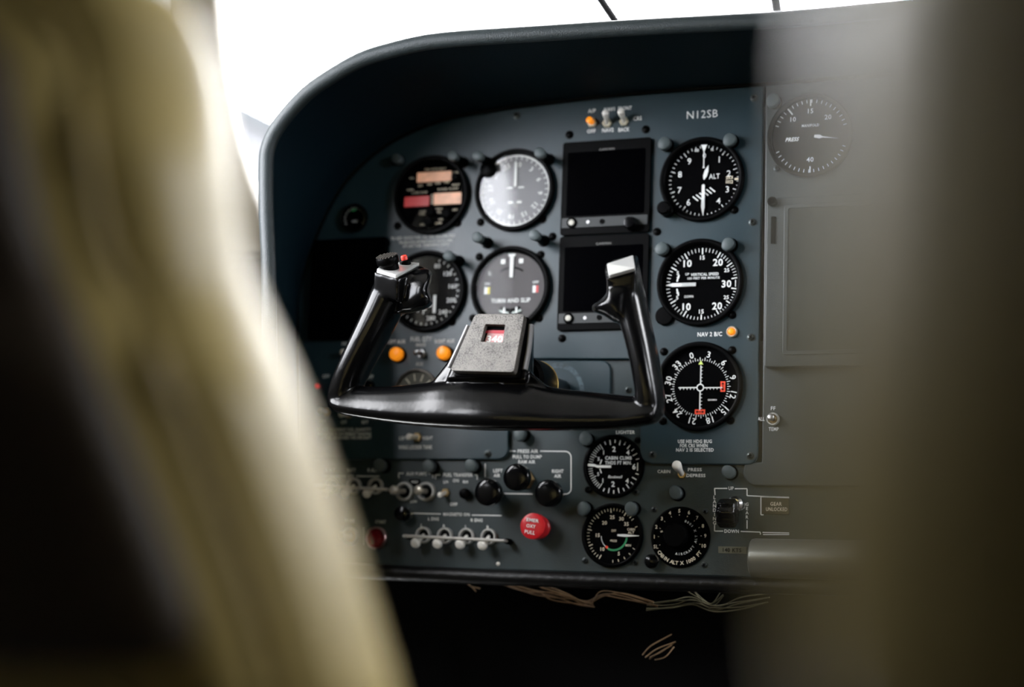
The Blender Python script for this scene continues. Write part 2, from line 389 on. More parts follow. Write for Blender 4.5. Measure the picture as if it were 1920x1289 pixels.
# ------------------------------------------------------------------ dials
def ticks(bm, lst, h):
    for a, r0, r1, w in lst:
        s, c = math.sin(R(a)), math.cos(R(a)); bar2(bm, s * r0, c * r0, s * r1, c * r1, w, h, .0001)
def arc(bm, a0, a1, r0, r1, h, n=24):
    for k in range(n):
        a, b = R(a0 + (a1 - a0) * k / n), R(a0 + (a1 - a0) * (k + 1) / n)
        flat(bm, [(math.sin(a) * r0, math.cos(a) * r0), (math.sin(a) * r1, math.cos(a) * r1), (math.sin(b) * r1, math.cos(b) * r1), (math.sin(b) * r0, math.cos(b) * r0)], h)
def dial(name, label, u, v, rad, Y=0.0, face=FACE, glass=GLASS, hb=.0055, inner=.86, bez=BLK, cat='gauge', group=None, tilt=None):
    p = pp(u, v, Y - hb); t = thing(name, label, cat, (p.x, Y, p.z), group)
    bm = bmesh.new(); Rr = rad
    lathe(bm, [(Rr * .97, 0), (Rr, .0008), (Rr, hb - .0015), (Rr * .975, hb - .0003), (Rr * .93, hb), (Rr * .895, hb - .0006), (Rr * inner, hb - .0028), (Rr * inner * .985, .0007)], n=72)
    finish(bm, 'bezel', bez, t)
    bm = bmesh.new(); lathe(bm, [(0, .0008), (Rr * inner, .0008), (Rr * inner, 0)], n=56); finish(bm, 'dial_face', face, t)
    if glass:
        bm = bmesh.new(); lathe(bm, [(0, hb - .0026), (Rr * inner * .5, hb - .0026), (Rr * inner, hb - .0026)], n=56)
        g = finish(bm, 'glass', glass, t)
        if tilt: g.rotation_euler = tilt
    t['r'] = rad * inner
    return t
def needle(t, pts, h=.0018, m=WHT, name='needle', th=.0005):
    bm = bmesh.new(); prism(bm, pts, -h - th, -h); return finish(bm, name, m, t, smooth=False)
def rotp(pts, a):
    c, s = math.cos(R(-a)), math.sin(R(-a)); return [(x * c - y * s, x * s + y * c) for x, y in pts]
HM = .0011
R3 = .0415
# altimeter
t = dial('altimeter', 'black altimeter marked ALT with numerals 0 to 9, upper right of the flight gauges', 1314.5, 335, R3)
rr = R3 * .86; bm = bmesh.new()
L = [(k * 36 / 5, rr * .90, rr * .97, .0005) for k in range(50)] + [(k * 36, rr * .84, rr * .97, .0008) for k in range(10)]
ticks(bm, L, HM)
for k in range(10):
    a = k * 36 + (4 if k in (2, 3) else 0)
    write(bm, str(k), math.sin(R(a)) * rr * .70, math.cos(R(a)) * rr * .70, .0062 if k not in (0, 5) else .005, HM, 0, .004)
write(bm, 'ALT', .0102, .0040, .0050, HM, 0, .01, width=.0105)
for a, s_ in ((14, 'ft'), (-14, '00')): write(bm, s_, math.sin(R(a)) * rr * .88, math.cos(R(a)) * rr * .88, .003, HM, 0)
finish(bm, 'dial_markings', WHT, t, smooth=False)
bm = bmesh.new(); write(bm, '29.9', rr * .70, .0018, .003, HM, width=.0065); write(bm, '1013', rr * .70, -.0022, .003, HM, width=.0065)
bar2(bm, rr * .84, .0, rr * .97, .0, .0018, HM); ticks(bm, [(a, rr * .60, rr * .80, .0003) for a in (84, 88, 93, 98)], HM)
finish(bm, 'pressure_scale', CREAM, t, smooth=False)
bm = bmesh.new()
for k in range(6):
    x = -.0105 + k * .0033; y0 = -.0150 + k * .0016
    bar2(bm, x, y0, x + .0052, y0 - .0044, .0012, HM)
finish(bm, 'striped_flag', WHT, t, smooth=False)
needle(t, [(-.0030, rr * .98), (.0030, rr * .98), (.0004, rr * .80), (.0004, rr * .40), (.0011, rr * .34), (-.0011, rr * .34), (-.0004, rr * .40), (-.0004, rr * .80)], .0026)
needle(t, rotp([(-.0004, .001), (-.0019, .0045), (-.0018, .010), (0, .0155), (.0018, .010), (.0019, .0045), (.0004, .001)], 17), .0022)
needle(t, rotp([(-.0014, .0045), (-.0016, .02), (-.0018, .026), (0, rr * .97), (.0018, .026), (.0016, .02), (.0014, .0045), (0, .0038)], 180), .0024)
q = pp(1243, 389, -.016) - t.location; bm = bmesh.new(); r_ = px(1243, 389, 12.5, -.016)
lathe(bm, [(r_ * 1.05, 0), (r_ * 1.05, .005), (r_ * .85, .006), (r_, .007), (r_, .0145), (r_ * .8, .016), (0, .0162)], (q.x, 0, q.z), 28); finish(bm, 'setting_knob', BLK, t)
# vertical speed
t = dial('vertical_speed_indicator', 'black gauge marked VERTICAL SPEED with its white needle on zero', 1310.8, 528.6, R3 + .0006)
rr = R3 * .87; bm = bmesh.new(); L = []
def vang(v): return v * 6.0 if v <= 20 else 120 + (v - 20) * 5.1
for sgn in (1, -1):
    for k in range(0, 31):
        a = 270 + sgn * vang(k); big = k % 5 == 0
        L.append((a, rr * (.80 if big else .87), rr * .97, .0011 if big else .0006))
    for k, s_, z_ in ((10, '10', .0068), (20, '20', .0068), (15, '15', .004), (5, '5', .0036), (25, '25', .0036)):
        a = R(270 + sgn * vang(k)); q = {10: .64, 20: .66, 15: .72, 5: .66, 25: .72}[k]
        x_, z2 = math.sin(a) * rr * q, math.cos(a) * rr * q
        if k in (10, 20): z2 = sgn * rr * .58; x_ = rr * (-.40 if k == 10 else .42)
        if k == 5: x_, z2 = -rr * .66, sgn * rr * .33
        if k == 25: x_, z2 = rr * .66, sgn * rr * .36
        write(bm, s_, x_, z2, z_, HM, 0, .03)
ticks(bm, L, HM); write(bm, '30', rr * .66, 0, .0068, HM, 0, .03); bar2(bm, rr * .90, rr * .09, rr * .90, -rr * .09, .0008, HM)
write(bm, 'VERTICAL SPEED', .0025, .0098, .0027, HM, 0, .025, width=.027); write(bm, '100 FEET PER MINUTE', .0015, .0062, .0022, HM, 0, .02, width=.031)
write(bm, 'UP', -.0145, .0105, .0022, HM); write(bm, 'DOWN', -.0125, -.0112, .0024, HM, width=.0085)
for sgn in (1, -1): arc(bm, 270 + sgn * 8, 270 + sgn * 24, rr * .66, rr * .70, HM, 6); prism(bm, rotp([(-.001, rr * .66), (.001, rr * .66), (0, rr * .76)], 0) if 0 else [(-rr * .68 + .0022, sgn * .0095), (-rr * .68 - .0004, sgn * .0075), (-rr * .68 + .0024, sgn * .0068)], -HM - .0001, -HM)
finish(bm, 'dial_markings', WHT, t, smooth=False)
needle(t, [(-rr * .97, 0), (-rr * .80, .0017), (-.0055, .0017), (-.0055, -.0017), (-rr * .80, -.0017)], .0024)
bm = bmesh.new(); lathe(bm, [(.009, 0), (.009, .003), (.008, .0042), (0, .0044)], (-.034, 0, -.0315), 24)
finish(bm, 'corner_lobe', BLK, t)
# course deviation indicator
t = dial('course_indicator', 'black course indicator with compass numerals and two red flags', 1309, 724, .0423, inner=.93)
rr = .0365; bm = bmesh.new(); L = []
off = 12
for k in range(72): L.append((k * 5 - off, rr * .70, rr * (.79 if k % 2 == 0 else .745), .0006))
ticks(bm, L, HM)
for k in range(12):
    a = k * 30 - off - 5; s_ = str(k * 3); write(bm, s_, math.sin(R(a)) * rr * .885, math.cos(R(a)) * rr * .885, .0060, HM, a, .015)
finish(bm, 'compass_card', WHT, t, smooth=False)
bm = bmesh.new()
for a in (0, 90, 180, 270):
    w_ = rotp([(-.0004, .003), (.0007, .003), (.0007, .0205), (.0, .0215), (-.0004, .0205)], a); prism(bm, w_, -.0021, -.0018)
    for k in range(5):
        q = rotp([(0, .0055 + k * .0033), (.0022 if a in (0,) else .0022, .0062 + k * .0033), (0, .0069 + k * .0033)], a)
        if a in (180, 270): q = rotp([(0, .0055 + k * .0033), (-.0022, .0062 + k * .0033), (0, .0069 + k * .0033)], a)
        prism(bm, q, -.0021, -.0018)
arc(bm, 0, 360, .0026, .0037, .0022, 32)
finish(bm, 'deviation_cross', WHT, t, smooth=False)
for (x, z, w_, h_) in ((.0215, .0008, .0046, .0098), (0, -.0228, .0098, .0046)):
    bm = bmesh.new(); prism(bm, rrect(x - w_ / 2, z - h_ / 2, x + w_ / 2, z + h_ / 2, .0003, 2), -.0018, -.001); f = finish(bm, 'warning_flag', ORANGE, t, smooth=False)
    bm = bmesh.new()
    if w_ < h_: bar2(bm, x, z - .003, x, z + .003, .0005, .0019); pt = [[(x - .0013, z + s * .0022), (x, z + s * .004), (x + .0013, z + s * .0022)] for s in (1, -1)]
    else: bar2(bm, x - .003, z, x + .003, z, .0005, .0019); pt = [[(x + s * .0022, z - .0013), (x + s * .004, z), (x + s * .0022, z + .0013)] for s in (1, -1)]
    for q in pt: prism(bm, q, -.002, -.0019)
    finish(bm, 'flag_arrow', BLKM, f, smooth=False)
needle(t, [(-.0023, rr * .60), (.0023, rr * .60), (0, rr * .71)], .0016, YELG, 'course_pointer')
bm = bmesh.new(); write(bm, 'GARMIN', .0115, -.0115, .0016, HM, 0, .03, width=.0085); finish(bm, 'lettering', LETT, t, smooth=False)
# turn and slip
t = dial('turn_indicator', 'grey faced gauge marked TURN AND SLIP behind the top of the yoke pad', 954.4, 538, R3, face=FACEG, hb=.007)
rr = R3 * .85; bm = bmesh.new()
write(bm, 'TURN AND SLIP', .0, -.0125, .0042, HM, 0, .03, width=.041)
for s in (-1, 1): prism(bm, rrect(s * .0095 - .0022, .0245, s * .0095 + .0022, .029, .0006, 2), -.0013, -.0012); bar2(bm, s * .0065, -.0255, s * .0065, -.0195, .0018, .0016)
write(bm, 'L', -.023, .016, .004, HM)
write(bm, 'ON', -.0255, .005, .0025, HM); write(bm, 'OFF', .0255, .005, .0025, HM)
for s in (-1, 1): prism(bm, rrect(s * .0255 - .0028, -.0055, s * .0255 + .0004, .0015, .0002, 1), -.0013, -.0012)
finish(bm, 'dial_markings', WHT, t, smooth=False)
bm = bmesh.new(); arc(bm, -36, 36, .0195, .0212, .0013); arc(bm, 152, 208, .0205, .0275, .0013)
finish(bm, 'dark_arc', BLKM, t, smooth=False)
bm = bmesh.new(); arc(bm, 153, 207, .0240, .0262, .0014); finish(bm, 'slip_tube', mat('slip tube', (.45, .52, .48), .2), t, smooth=False)
bm = bmesh.new(); lathe(bm, [(0, .0022), (.0018, .0018), (.0024, .0008)], (0, 0, -.0245), 16); finish(bm, 'slip_ball', BLK, t)
for s, m_ in ((-1, mat('yellow patch', (.75, .65, .10), .5)), (1, mat('red patch', (.65, .10, .10), .5))):
    bm = bmesh.new(); prism(bm, rrect(s * .0255 + .0006, -.0055, s * .0255 + .0032, .0015, .0002, 1), -.0013, -.0012); finish(bm, 'colour_patch', m_, t, smooth=False)
needle(t, [(-.0016, .0105), (.0016, .0105), (.0019, .031), (.0036, .0318), (.0036, .034), (-.0036, .034), (-.0036, .0318), (-.0019, .031)], .0018)
# directional gyro with a strongly reflecting glass
t = dial('radio_compass', 'gauge with bright white reflecting glass at the upper centre of the board', 962.3, 354.8, R3 + .0004, face=mat('pale grey dial face', (.20, .20, .21), .5), glass=GLASSR, inner=.88, hb=.007)
rr = R3 * .88; bm = bmesh.new(); ticks(bm, [(k * 10, rr * .86, rr * .95, .0008) for k in range(36)], HM)
for s in (-1, 1): bar2(bm, s * .002, -.012, s * .007, -.012, .0024, HM); bar2(bm, s * .003, .003, s * .009, .003, .0015, HM)
for k in range(12):
    a = k * 30 + 8; write(bm, str(k * 3), math.sin(R(a)) * rr * .73, math.cos(R(a)) * rr * .73, .005, HM, a)
arc(bm, 0, 360, rr * .95, rr, HM, 60)
finish(bm, 'dial_markings', WHT, t, smooth=False)
needle(t, [(-.0014, .004), (-.0014, .028), (0, .030), (.0014, .028), (.0014, .004)], .0018)
bm = bmesh.new(); arc(bm, 0, 360, 0, .0023, .0013, 16)
o = finish(bm, 'centre_mark', mat('grey mark', (.30, .29, .28), .5), t, smooth=False); o.location = (0.001, 0, -.016)
bm = bmesh.new(); lathe(bm, [(.0085, 0), (.0085, .006), (.0075, .0068), (0, .007)], (-.0285, 0, .0225), 24); finish(bm, 'corner_lobe', BLK, t)
# fuel totaliser
t = dial('fuel_totaliser', 'black round fuel computer with red and pale orange display windows', 805.9, 364, .0409, inner=.93, hb=.007)
def px2(du, dv): s = px(806, 364); return du * s, -dv * s * .97
for nm, (a, b, c_, d_), m_ in (('display_window', (774, 320, 842, 339), PEACH), ('display_window', (751, 366, 800, 385), REDLCD), ('display_window', (809, 362, 863, 384), PEACH)):
    x0, z1 = px2(a - 805, b - 365); x1, z0 = px2(c_ - 805, d_ - 365); bm = bmesh.new()
    prism(bm, rrect(x0, z0 , x1, z1 , .001, 3), -.0022, -.0012); finish(bm, nm, m_, t, smooth=False)
bm = bmesh.new()
for s_, u, v, w_ in (('FUEL INSTRUMENT', 809, 314, 42), ('GAL', 763, 329, 9), ('LBS', 852, 323, 11), ('RST', 781, 345, 9), ('USED', 799, 343, 10), ('REM', 815, 342, 10), ('TIME', 832, 341, 12), ('WARN', 761, 352, 13), ('RESET', 851, 347, 15),
                     ('L FUEL FLOW', 780, 358, 30), ('R FUEL FLOW', 836, 354, 40), ('LOW', 788, 395, 12), ('FUEL', 787, 400, 12), ('TEST', 820, 392, 14), ('OIL', 820, 398, 9), ('OFF', 851, 395, 10), ('ON', 824, 412, 8), ('ADD', 788, 420, 10), ('ENTER', 820, 419, 14)):
    x, z = px2(u - 805, v - 365); write(bm, s_, x, z, .0021, HM, 0, .03, width=px(806, 364, w_))
for k in range(4):
    x, z = px2(805 - 805, 365 + k * 5 - 365); bar2(bm, x - .001, z, x + .001, z, .0016, HM)
finish(bm, 'lettering', CREAM, t, smooth=False)
for u, v, r_ in ((806, 398, 8), (838, 403, 9), (803, 417, 9), (852, 334, 7)):
    x, z = px2(u - 805, v - 365); bm = bmesh.new(); q = px(806, 364, r_); lathe(bm, [(q, 0), (q, .006), (q * .8, .0072), (0, .0075)], (x, 0, z), 20); finish(bm, 'button', BLKM, t)
# airspeed
t = dial('airspeed_indicator', 'black airspeed gauge partly hidden behind the left yoke grip', 797.5, 545, R3, glass=GLASSR, hb=.007)
rr = R3 * .85; bm = bmesh.new(); ticks(bm, [(a, rr * .50, rr * .66, .0012) for a in range(190, 350, 16)], HM); arc(bm, 182, 352, rr * .50, rr * .54, HM)
for k, a in enumerate(range(20, 200, 30)): write(bm, str(80 + 40 * k), math.sin(R(a)) * rr * .78, math.cos(R(a)) * rr * .78, .0045, HM)
ticks(bm, [(a, rr * .90, rr * .98, .0007) for a in range(20, 340, 10)], HM)
finish(bm, 'dial_markings', WHT, t, smooth=False)
bm = bmesh.new(); bar2(bm, .0085, -.004, .0085, -.022, .0030, .002); arc(bm, 160, 330, rr * .42, rr * .46, .0018)
finish(bm, 'needle', WHT, t, smooth=False); t.rotation_euler = (0, 0, 0)
# small dark gauge on the far left
t = dial('small_gauge', 'small dark round gauge in shadow at the upper left of the board', 662, 408, .0150, hb=.005)
bm = bmesh.new(); write(bm, 'VAC', 0, -.003, .0022, HM); ticks(bm, [(a, .010, .012, .0006) for a in range(-120, 121, 20)], HM); finish(bm, 'dial_markings', LETT, t, smooth=False)
bm = bmesh.new(); arc(bm, -25, 5, .008, .0098, .0013, 6); finish(bm, 'green_arc', GREEN, t, smooth=False)
# half hidden fuel gauge
t = dial('fuel_gauge', 'round fuel gauge with a pale rim half hidden behind the yoke bar', 778.5, 736, .0240, face=mat('olive dial face', (.09, .088, .06), .5), bez=mat('worn steel rim', (.22, .20, .18), .35, metal=1), hb=.004, inner=.90)
bm = bmesh.new(); ticks(bm, [(a, .012, .019, .0011) for a in (-40, -10, 20, 50, -70)], HM); finish(bm, 'dial_markings', CREAM, t, smooth=False)
# cabin climb
K = .0302
t = dial('cabin_climb_gauge', 'small black gauge marked CABIN CLIMB, below the yoke', 1148.6, 874.4, K, Y=BY, inner=.90)
rr = K * .89; bm = bmesh.new(); L = []
def cang(v): return v * 55 if v <= 1 else 55 + (v - 1) * 24
for s in (1, -1):
    for k in range(0, 11): L.append((270 + s * cang(k / 10), rr * (.74 if k % 5 == 0 else .80), rr * .96, .0006))
    for k in (1.5, 2, 2.5, 3, 3.5, 4, 4.5, 5, 5.5): L.append((270 + s * cang(k), rr * (.78 if k % 1 == 0 else .84), rr * .96, .0009))
    write(bm, '1', -rr * .40, s * rr * .50, .0042, HM); write(bm, '2', 0 - .0005, s * rr * .62, .0050, HM, 0, .03); write(bm, '4', rr * .50, s * rr * .50, .0046, HM, 0, .03); write(bm, '5', -rr * .58, s * rr * .27, .0034, HM)
    bar2(bm, -rr * .52, s * .002, -rr * .46, s * .0065, .0009, HM)
ticks(bm, L, HM); write(bm, '6', rr * .74, 0, .0052, HM, 0, .03); bar2(bm, rr * .87, rr * .13, rr * .87, -rr * .15, .0010, HM)
write(bm, 'CABIN CLIMB', .0042, .0082, .0033, HM, 0, .03, width=.0265); write(bm, 'THDS FT MIN.', .0042, .0036, .0033, HM, 0, .03, width=.0265)
write(bm, 'Rockwell', .0015, -.0098, .0026, HM, 0, .03, width=.0135, shear=.3)
finish(bm, 'dial_markings', WHT, t, smooth=False)
needle(t, [(-rr * .97, .0022), (-rr * .74, .0022), (-rr * .6, .0010), (-.0025, .0010), (-.0025, -.0014), (-rr * .6, -.0014), (-rr * .74, -.0001), (-rr * .97, .0002)], .0022)
bm = bmesh.new(); lathe(bm, [(.0032, 0), (.0032, .004), (.002, .005), (0, .005)], (-.0245, 0, -.0225), 16); finish(bm, 'adjuster', BLK, t)
# cabin pressure
t = dial('cabin_pressure_gauge', 'small black cabin pressure gauge with a green arc, lowest left of the round gauges', 1146.2, 1004, K, Y=BY, inner=.90)
bm = bmesh.new(); L = [(a, rr * (.80 if k % 5 == 0 else .86), rr * .96, .0008 if k % 5 == 0 else .0005) for k, a in enumerate([-150 + i * 7.2 for i in range(29)])]
ticks(bm, L, HM); ticks(bm, [(a, rr * .86, rr * .95, .0006) for a in (70, 120, 135, 150, 165, 178)], HM)
for s_, x, z in (('25', -.001, .0172), ('30', .0082, .0158), ('35', .0132, .0110), ('20', -.0085, .0118), ('15', -.0148, .0), ('10', -.0098, -.0130), ('5', .0065, -.0170)): write(bm, s_, x, z, .0034, HM)
write(bm, 'CABIN', .0180, .0060, .0024, HM, width=.0075); write(bm, 'ALT', .0180, .0030, .0024, HM); write(bm, 'MIN', .0155, -.0090, .0022, HM)
write(bm, 'DIFF', .0010, .0045, .0022, HM, width=.0045); write(bm, 'PRESS', .001, -.0050, .0020, HM, width=.0065)
finish(bm, 'dial_markings', CREAM, t, smooth=False)
bm = bmesh.new(); arc(bm, 205, 270, .0120, .0126, HM, 16); finish(bm, 'white_arc', WHT, t, smooth=False).location = (.001, 0, -.001)
bm = bmesh.new(); arc(bm, 92, 205, .0120, .0137, HM, 20); finish(bm, 'green_arc', GREEN, t, smooth=False).location = (.001, 0, -.001)
bm = bmesh.new(); arc(bm, 207, 219, .0110, .0132, .0012, 4); finish(bm, 'red_arc', ORANGE, t, smooth=False).location = (.001, 0, -.001)
needle(t, [(.005, .0010), (.012, .0013), (.0265, .0002), (.0265, -.0004), (.012, -.0013), (.005, -.0006)], .0022)
# cabin altitude selector
t = dial('cabin_altitude_selector', 'black rotary selector disc marked CABIN ALT X 1000 FT', 1274.5, 1007.7, .0285, Y=BY, glass=None, inner=.97, hb=.003, cat='selector')
bm = bmesh.new(); Rr = .0285
for k, s_ in enumerate(('SL', '1', '2', '3', '4', '5', '6', '7', '8', '9', '10')):
    a = -112 + k * 22.0; write(bm, s_, math.sin(R(a)) * Rr * .86, math.cos(R(a)) * Rr * .86, .0034, .0032); ticks(bm, [(a, Rr * .70, Rr * .74, .0004)], .0032)
def ring_text(bm, s, a0, a1, r, size, inward, h):
    n = len(s)
    for i, ch in enumerate(s):
        if ch == ' ': continue
        a = a0 + (a1 - a0) * i / (n - 1)
        write(bm, ch, math.sin(R(a)) * r, math.cos(R(a)) * r, size, h, a + (180 if inward else 0), .03)
ring_text(bm, 'CABIN ALT X 1000 FT', 233, 126, Rr * .84, .0034, True, .0032)
finish(bm, 'lettering', CREAM, t, smooth=False)
bm = bmesh.new(); ring_text(bm, 'AIRCRAFT ALT X 1000', 190, 20, Rr * .55, .0022, True, .0032); finish(bm, 'inner_lettering', LETT, t, smooth=False)
bm = bmesh.new(); lathe(bm, [(.0115, 0), (.0112, .012), (.0100, .0135), (0, .0138)], (-.002, 0, .001), 32); finish(bm, 'selector_knob', BLKM, t)
bm = bmesh.new(); bar2(bm, -.0185, .0045, -.0165, .0052, .0014, .0034); finish(bm, 'pointer_mark', CREAM, t, smooth=False)
p = pp(1220, 1053, BY - .010); t = thing('adjustment_knob', 'shiny black round knob at the lower left of the cabin altitude selector', 'knob', (p.x, BY, p.z))
bm = bmesh.new(); lathe(bm, [(.005, 0), (.005, .005), (.0065, .006), (.0066, .009), (.005, .0115), (.002, .0125), (0, .0126)], n=28); finish(bm, 'knob_cap', GLOSS, t)
bm = bmesh.new(); lathe(bm, [(.0068, .0055), (.0069, .0065), (.0066, .0072)], n=28); finish(bm, 'metal_ring', CHROME, t)
# right hand gauge behind the haze of the near seat
t = dial('pressure_gauge', 'grey looking gauge with numerals 10, 15 and 40, behind the blurred right seat edge', 1518, 253, .0405, face=FACE, inner=.90)
rr = .0365; bm = bmesh.new()
ticks(bm, [(a, rr * .88, rr * .97, .0007) for a in range(-70, 80, 8)] + [(a, rr * .88, rr * .97, .0007) for a in range(110, 250, 8)] + [(-38, rr * .76, rr * .97, .0014), (0, rr * .8, rr * .97, .0012), (180, rr * .8, rr * .97, .0012)], HM)
for s_, x, z in (('10', -.0165, .0175), ('15', .0, .0245), ('20', .0165, .0175), ('40', 0, -.0225), ('MANIFOLD', 0, .0105)): write(bm, s_, x, z, .0046 if len(s_) < 3 else .0026, HM, width=.0165 if len(s_) > 3 else None)
write(bm, 'PRESS', -.017, -.002, .0036, HM, 0, .05, width=.0125, shear=.3); finish(bm, 'dial_markings', WHT, t, smooth=False)
needle(t, rotp([(-.0012, .004), (-.0018, .009), (-.0006, .012), (0, .027), (.0006, .012), (.0018, .009), (.0012, .004)], 99), .0022)

bpy.context.view_layer.update()
for o_ in list(C.objects):      # the faces sit deep in their bezels
    d_ = {'altimeter': (.0016, -.0012), 'vertical_speed_indicator': (.0016, -.0018), 'course_indicator': (.0012, -.0012)}.get(o_.parent.name if o_.parent else '')
    if d_ and o_.name.split('.')[0] not in ('bezel', 'corner_lobe', 'setting_knob', 'dial_face', 'glass'): o_.location = (d_[0], 0, d_[1])

# ------------------------------------------------------------------ lettering and lines
lettering(board, [('N12SB', 1317, 214, 15, 58)], bold=-.004)
lettering(board, [('NAV 2 B/C', 1331, 627, 8, 47), ('USE HSI HDG BUG', 1303, 828, 6.5, 66), ('FOR CRS WHEN', 1301, 836, 6.5, 54), ('NAV 2 IS SELECTED', 1303, 844, 6.5, 73),
    ('A/P', 1110, 208, 7, 15), ('OFF', 1109, 246, 7, 16), ('NAV1', 1143, 205, 7, 20), ('NAV2', 1140, 244, 7.5, 22), ('FRONT', 1172, 203, 7, 26), ('BACK', 1170, 243, 7.5, 21), ('CRS', 1195.5, 222, 7.5, 16)], bold=.03)
lettering(board, [('TO ADD QUICK FUEL USE TEN GALLON STEP', 793, 445, 5.5, 130), ('THE INDICATED INFORMATION OF THE FULL NEED', 798, 453, 5.5, 108), ('OF LAST FUEL REMAINING ENTRY', 800, 460, 5.5, 96),
    ('LEFT AUX', 744, 641, 7, 36), ('FUEL QTY', 790, 636, 8.5, 43), ('MAIN', 789, 647, 6.5, 19), ('RIGHT AUX', 834, 640, 7, 40), ('AUX', 787, 683, 6.5, 15), ('OFF', 612, 706, 6.5, 14), ('OFF', 694, 707, 6.5, 14),
    ('PRI', 647, 645, 6.5, 12), ('LFT', 606, 792, 6.5, 11), ('OFF', 645, 792, 6.5, 12), ('RFT', 685, 792, 6.5, 13),
    ('DIGITAL EQUIPMENT FUEL QUANTITY', 645, 806, 6, 114), ('INDICATOR IS THE PRIMARY READING', 645, 814, 6, 113), ('OF FUEL ON BOARD THE AIRCRAFT', 648, 821, 6, 108),
    ('LEFT', 757, 822, 7, 18), ('RIGHT', 802, 822, 7, 21), ('WING LOCKER TANK', 779, 839, 7.5, 70)], bold=.03)
lettering(lower, [('PRESS AIR', 990, 846.5, 6.5, 41), ('PULL TO DUMP', 989, 857, 6.5, 58), ('RAM AIR', 988, 866.5, 6.5, 34), ('LEFT', 934, 883, 6.5, 19), ('AIR', 932, 892, 6.5, 13), ('RIGHT', 1046, 884, 6.5, 23), ('AIR', 1046, 893, 6.5, 14),
    ('LIGHTER', 1173, 811, 6.5, 37), ('CABIN', 1245, 884.5, 6, 25), ('PRESS', 1303, 881, 6, 27), ('DEPRESS', 1305, 892, 6, 37), ('UP', 1371, 916, 6.5, 10), ('DOWN', 1372, 996.5, 6.5, 28),
    ('L ALT', 619, 882, 6.5, 20), ('BATT', 659, 882, 6.5, 18), ('R ALT', 699, 882, 6.5, 20), ('ON', 658, 893.5, 6.5, 11), ('AUX PUMPS', 781, 889, 6.5, 42), ('FUEL TRANSFER', 859, 891, 6.5, 60), ('ON', 855, 901.5, 6, 12), ('LH', 836, 904, 5.5, 9), ('RH', 873, 904, 5.5, 10),
    ('LOW', 776, 941, 5, 15), ('OFF', 851, 946, 6, 15), ('MAGNETO ON', 856, 965, 6, 54), ('L ENG', 813, 973.5, 6, 22), ('R ENG', 894, 976, 6, 24), ('L', 791, 986, 6), ('R', 833, 987, 6), ('L', 874, 988, 6), ('R', 915, 989, 6), ('PRIME', 655, 977, 6, 21), ('START', 714, 979, 6, 22)]
    + [(c_, 682, 992 + 5.5 * i, 4) for i, c_ in enumerate('ENGAGE')]
    + [(c_, 1340, 933 + 8.0 * i, 6.5) for i, c_ in enumerate('LANDING')] + [(c_, 1401, 946 + 8 * i, 6) for i, c_ in enumerate('GEAR')], Y=BY, bold=.025)
lettering(board2, [('FF', 1450, 766, 7, 9), ('ALL', 1427.5, 786, 7, 13), ('TEMP', 1451, 805, 7, 19)], Y=.001)
lines(lower, [[(956, 846.5), (967, 846.5)], [(1013, 846.5), (1060, 847)] + corner(1060, 858, 11, -90, 0) + [(1071, 900)] + corner(1061, 917, 10, 0, 90) + [(1054, 927.5)], [(941, 926), (999, 927)], [(910, 870), (910, 895)],
    [(606, 893.5), (648, 893.5)], [(668, 893.5), (712, 894)], [(748, 897), (748, 888), (757, 888)], [(804, 889), (812, 889), (812, 897)], [(817, 899), (817, 891), (826, 891)], [(891, 891), (895, 891), (895, 900)],
    [(768, 963), (827, 964.5)], [(885, 966.5), (941, 967.5)],
    [(1341, 929), (1340, 916.5), (1364, 916.5)], [(1378, 917), (1401, 917), (1401, 930), (1440, 932), (1480, 933)], [(1340, 985), (1340, 996.5), (1356, 996.5)], [(1389, 997), (1426, 998.5), (1426, 1003)], [(1401, 976), (1401, 992)],
    [(1480, 934), (1427, 932), (1427, 966), (1432, 966)], [(1430, 999), (1480, 1000)], [(1431, 1003), (1480, 1003)]], Y=BY, w=.0009)
# placards and lit signs
bm = bmesh.new(); prism(bm, P2([(1347, 1025), (1400, 1026), (1400, 1039), (1347, 1038)], BY), BY - .0006, BY)
pl = tag(finish(bm, 'speed_placard', mat('olive placard', (.13, .13, .09), .5), smooth=False), 'small olive placard reading 140 KTS below the gear knob', 'placard')
lettering(pl, [('140 KTS', 1373, 1032, 7.5, 36)], m=BLKM, h=.0008, Y=BY)
bm = bmesh.new(); prism(bm, P2([(1430, 935), (1480, 936), (1480, 965), (1430, 964)], BY), BY - .0015, BY)
pl = tag(finish(bm, 'warning_sign', mat('dark sign glass', (.02, .02, .015), .3), smooth=False), 'dark annunciator window reading GEAR UNLOCKED right of the gear knob', 'sign')
lettering(pl, [('GEAR', 1456, 945.5, 7, 22), ('UNLOCKED', 1457, 955.5, 7, 41)], h=.0017, Y=BY, m=CREAM)
bm = bmesh.new(); prism(bm, P2([(768, 899), (788, 899), (788, 912), (768, 912)], BY), BY - .0006, BY)
pl = tag(finish(bm, 'placard', BLKM, smooth=False), 'tiny black placard reading HIGH between the auxiliary pump switches', 'placard'); lettering(pl, [('HIGH', 778, 904, 5, 13)], h=.0008, Y=BY)

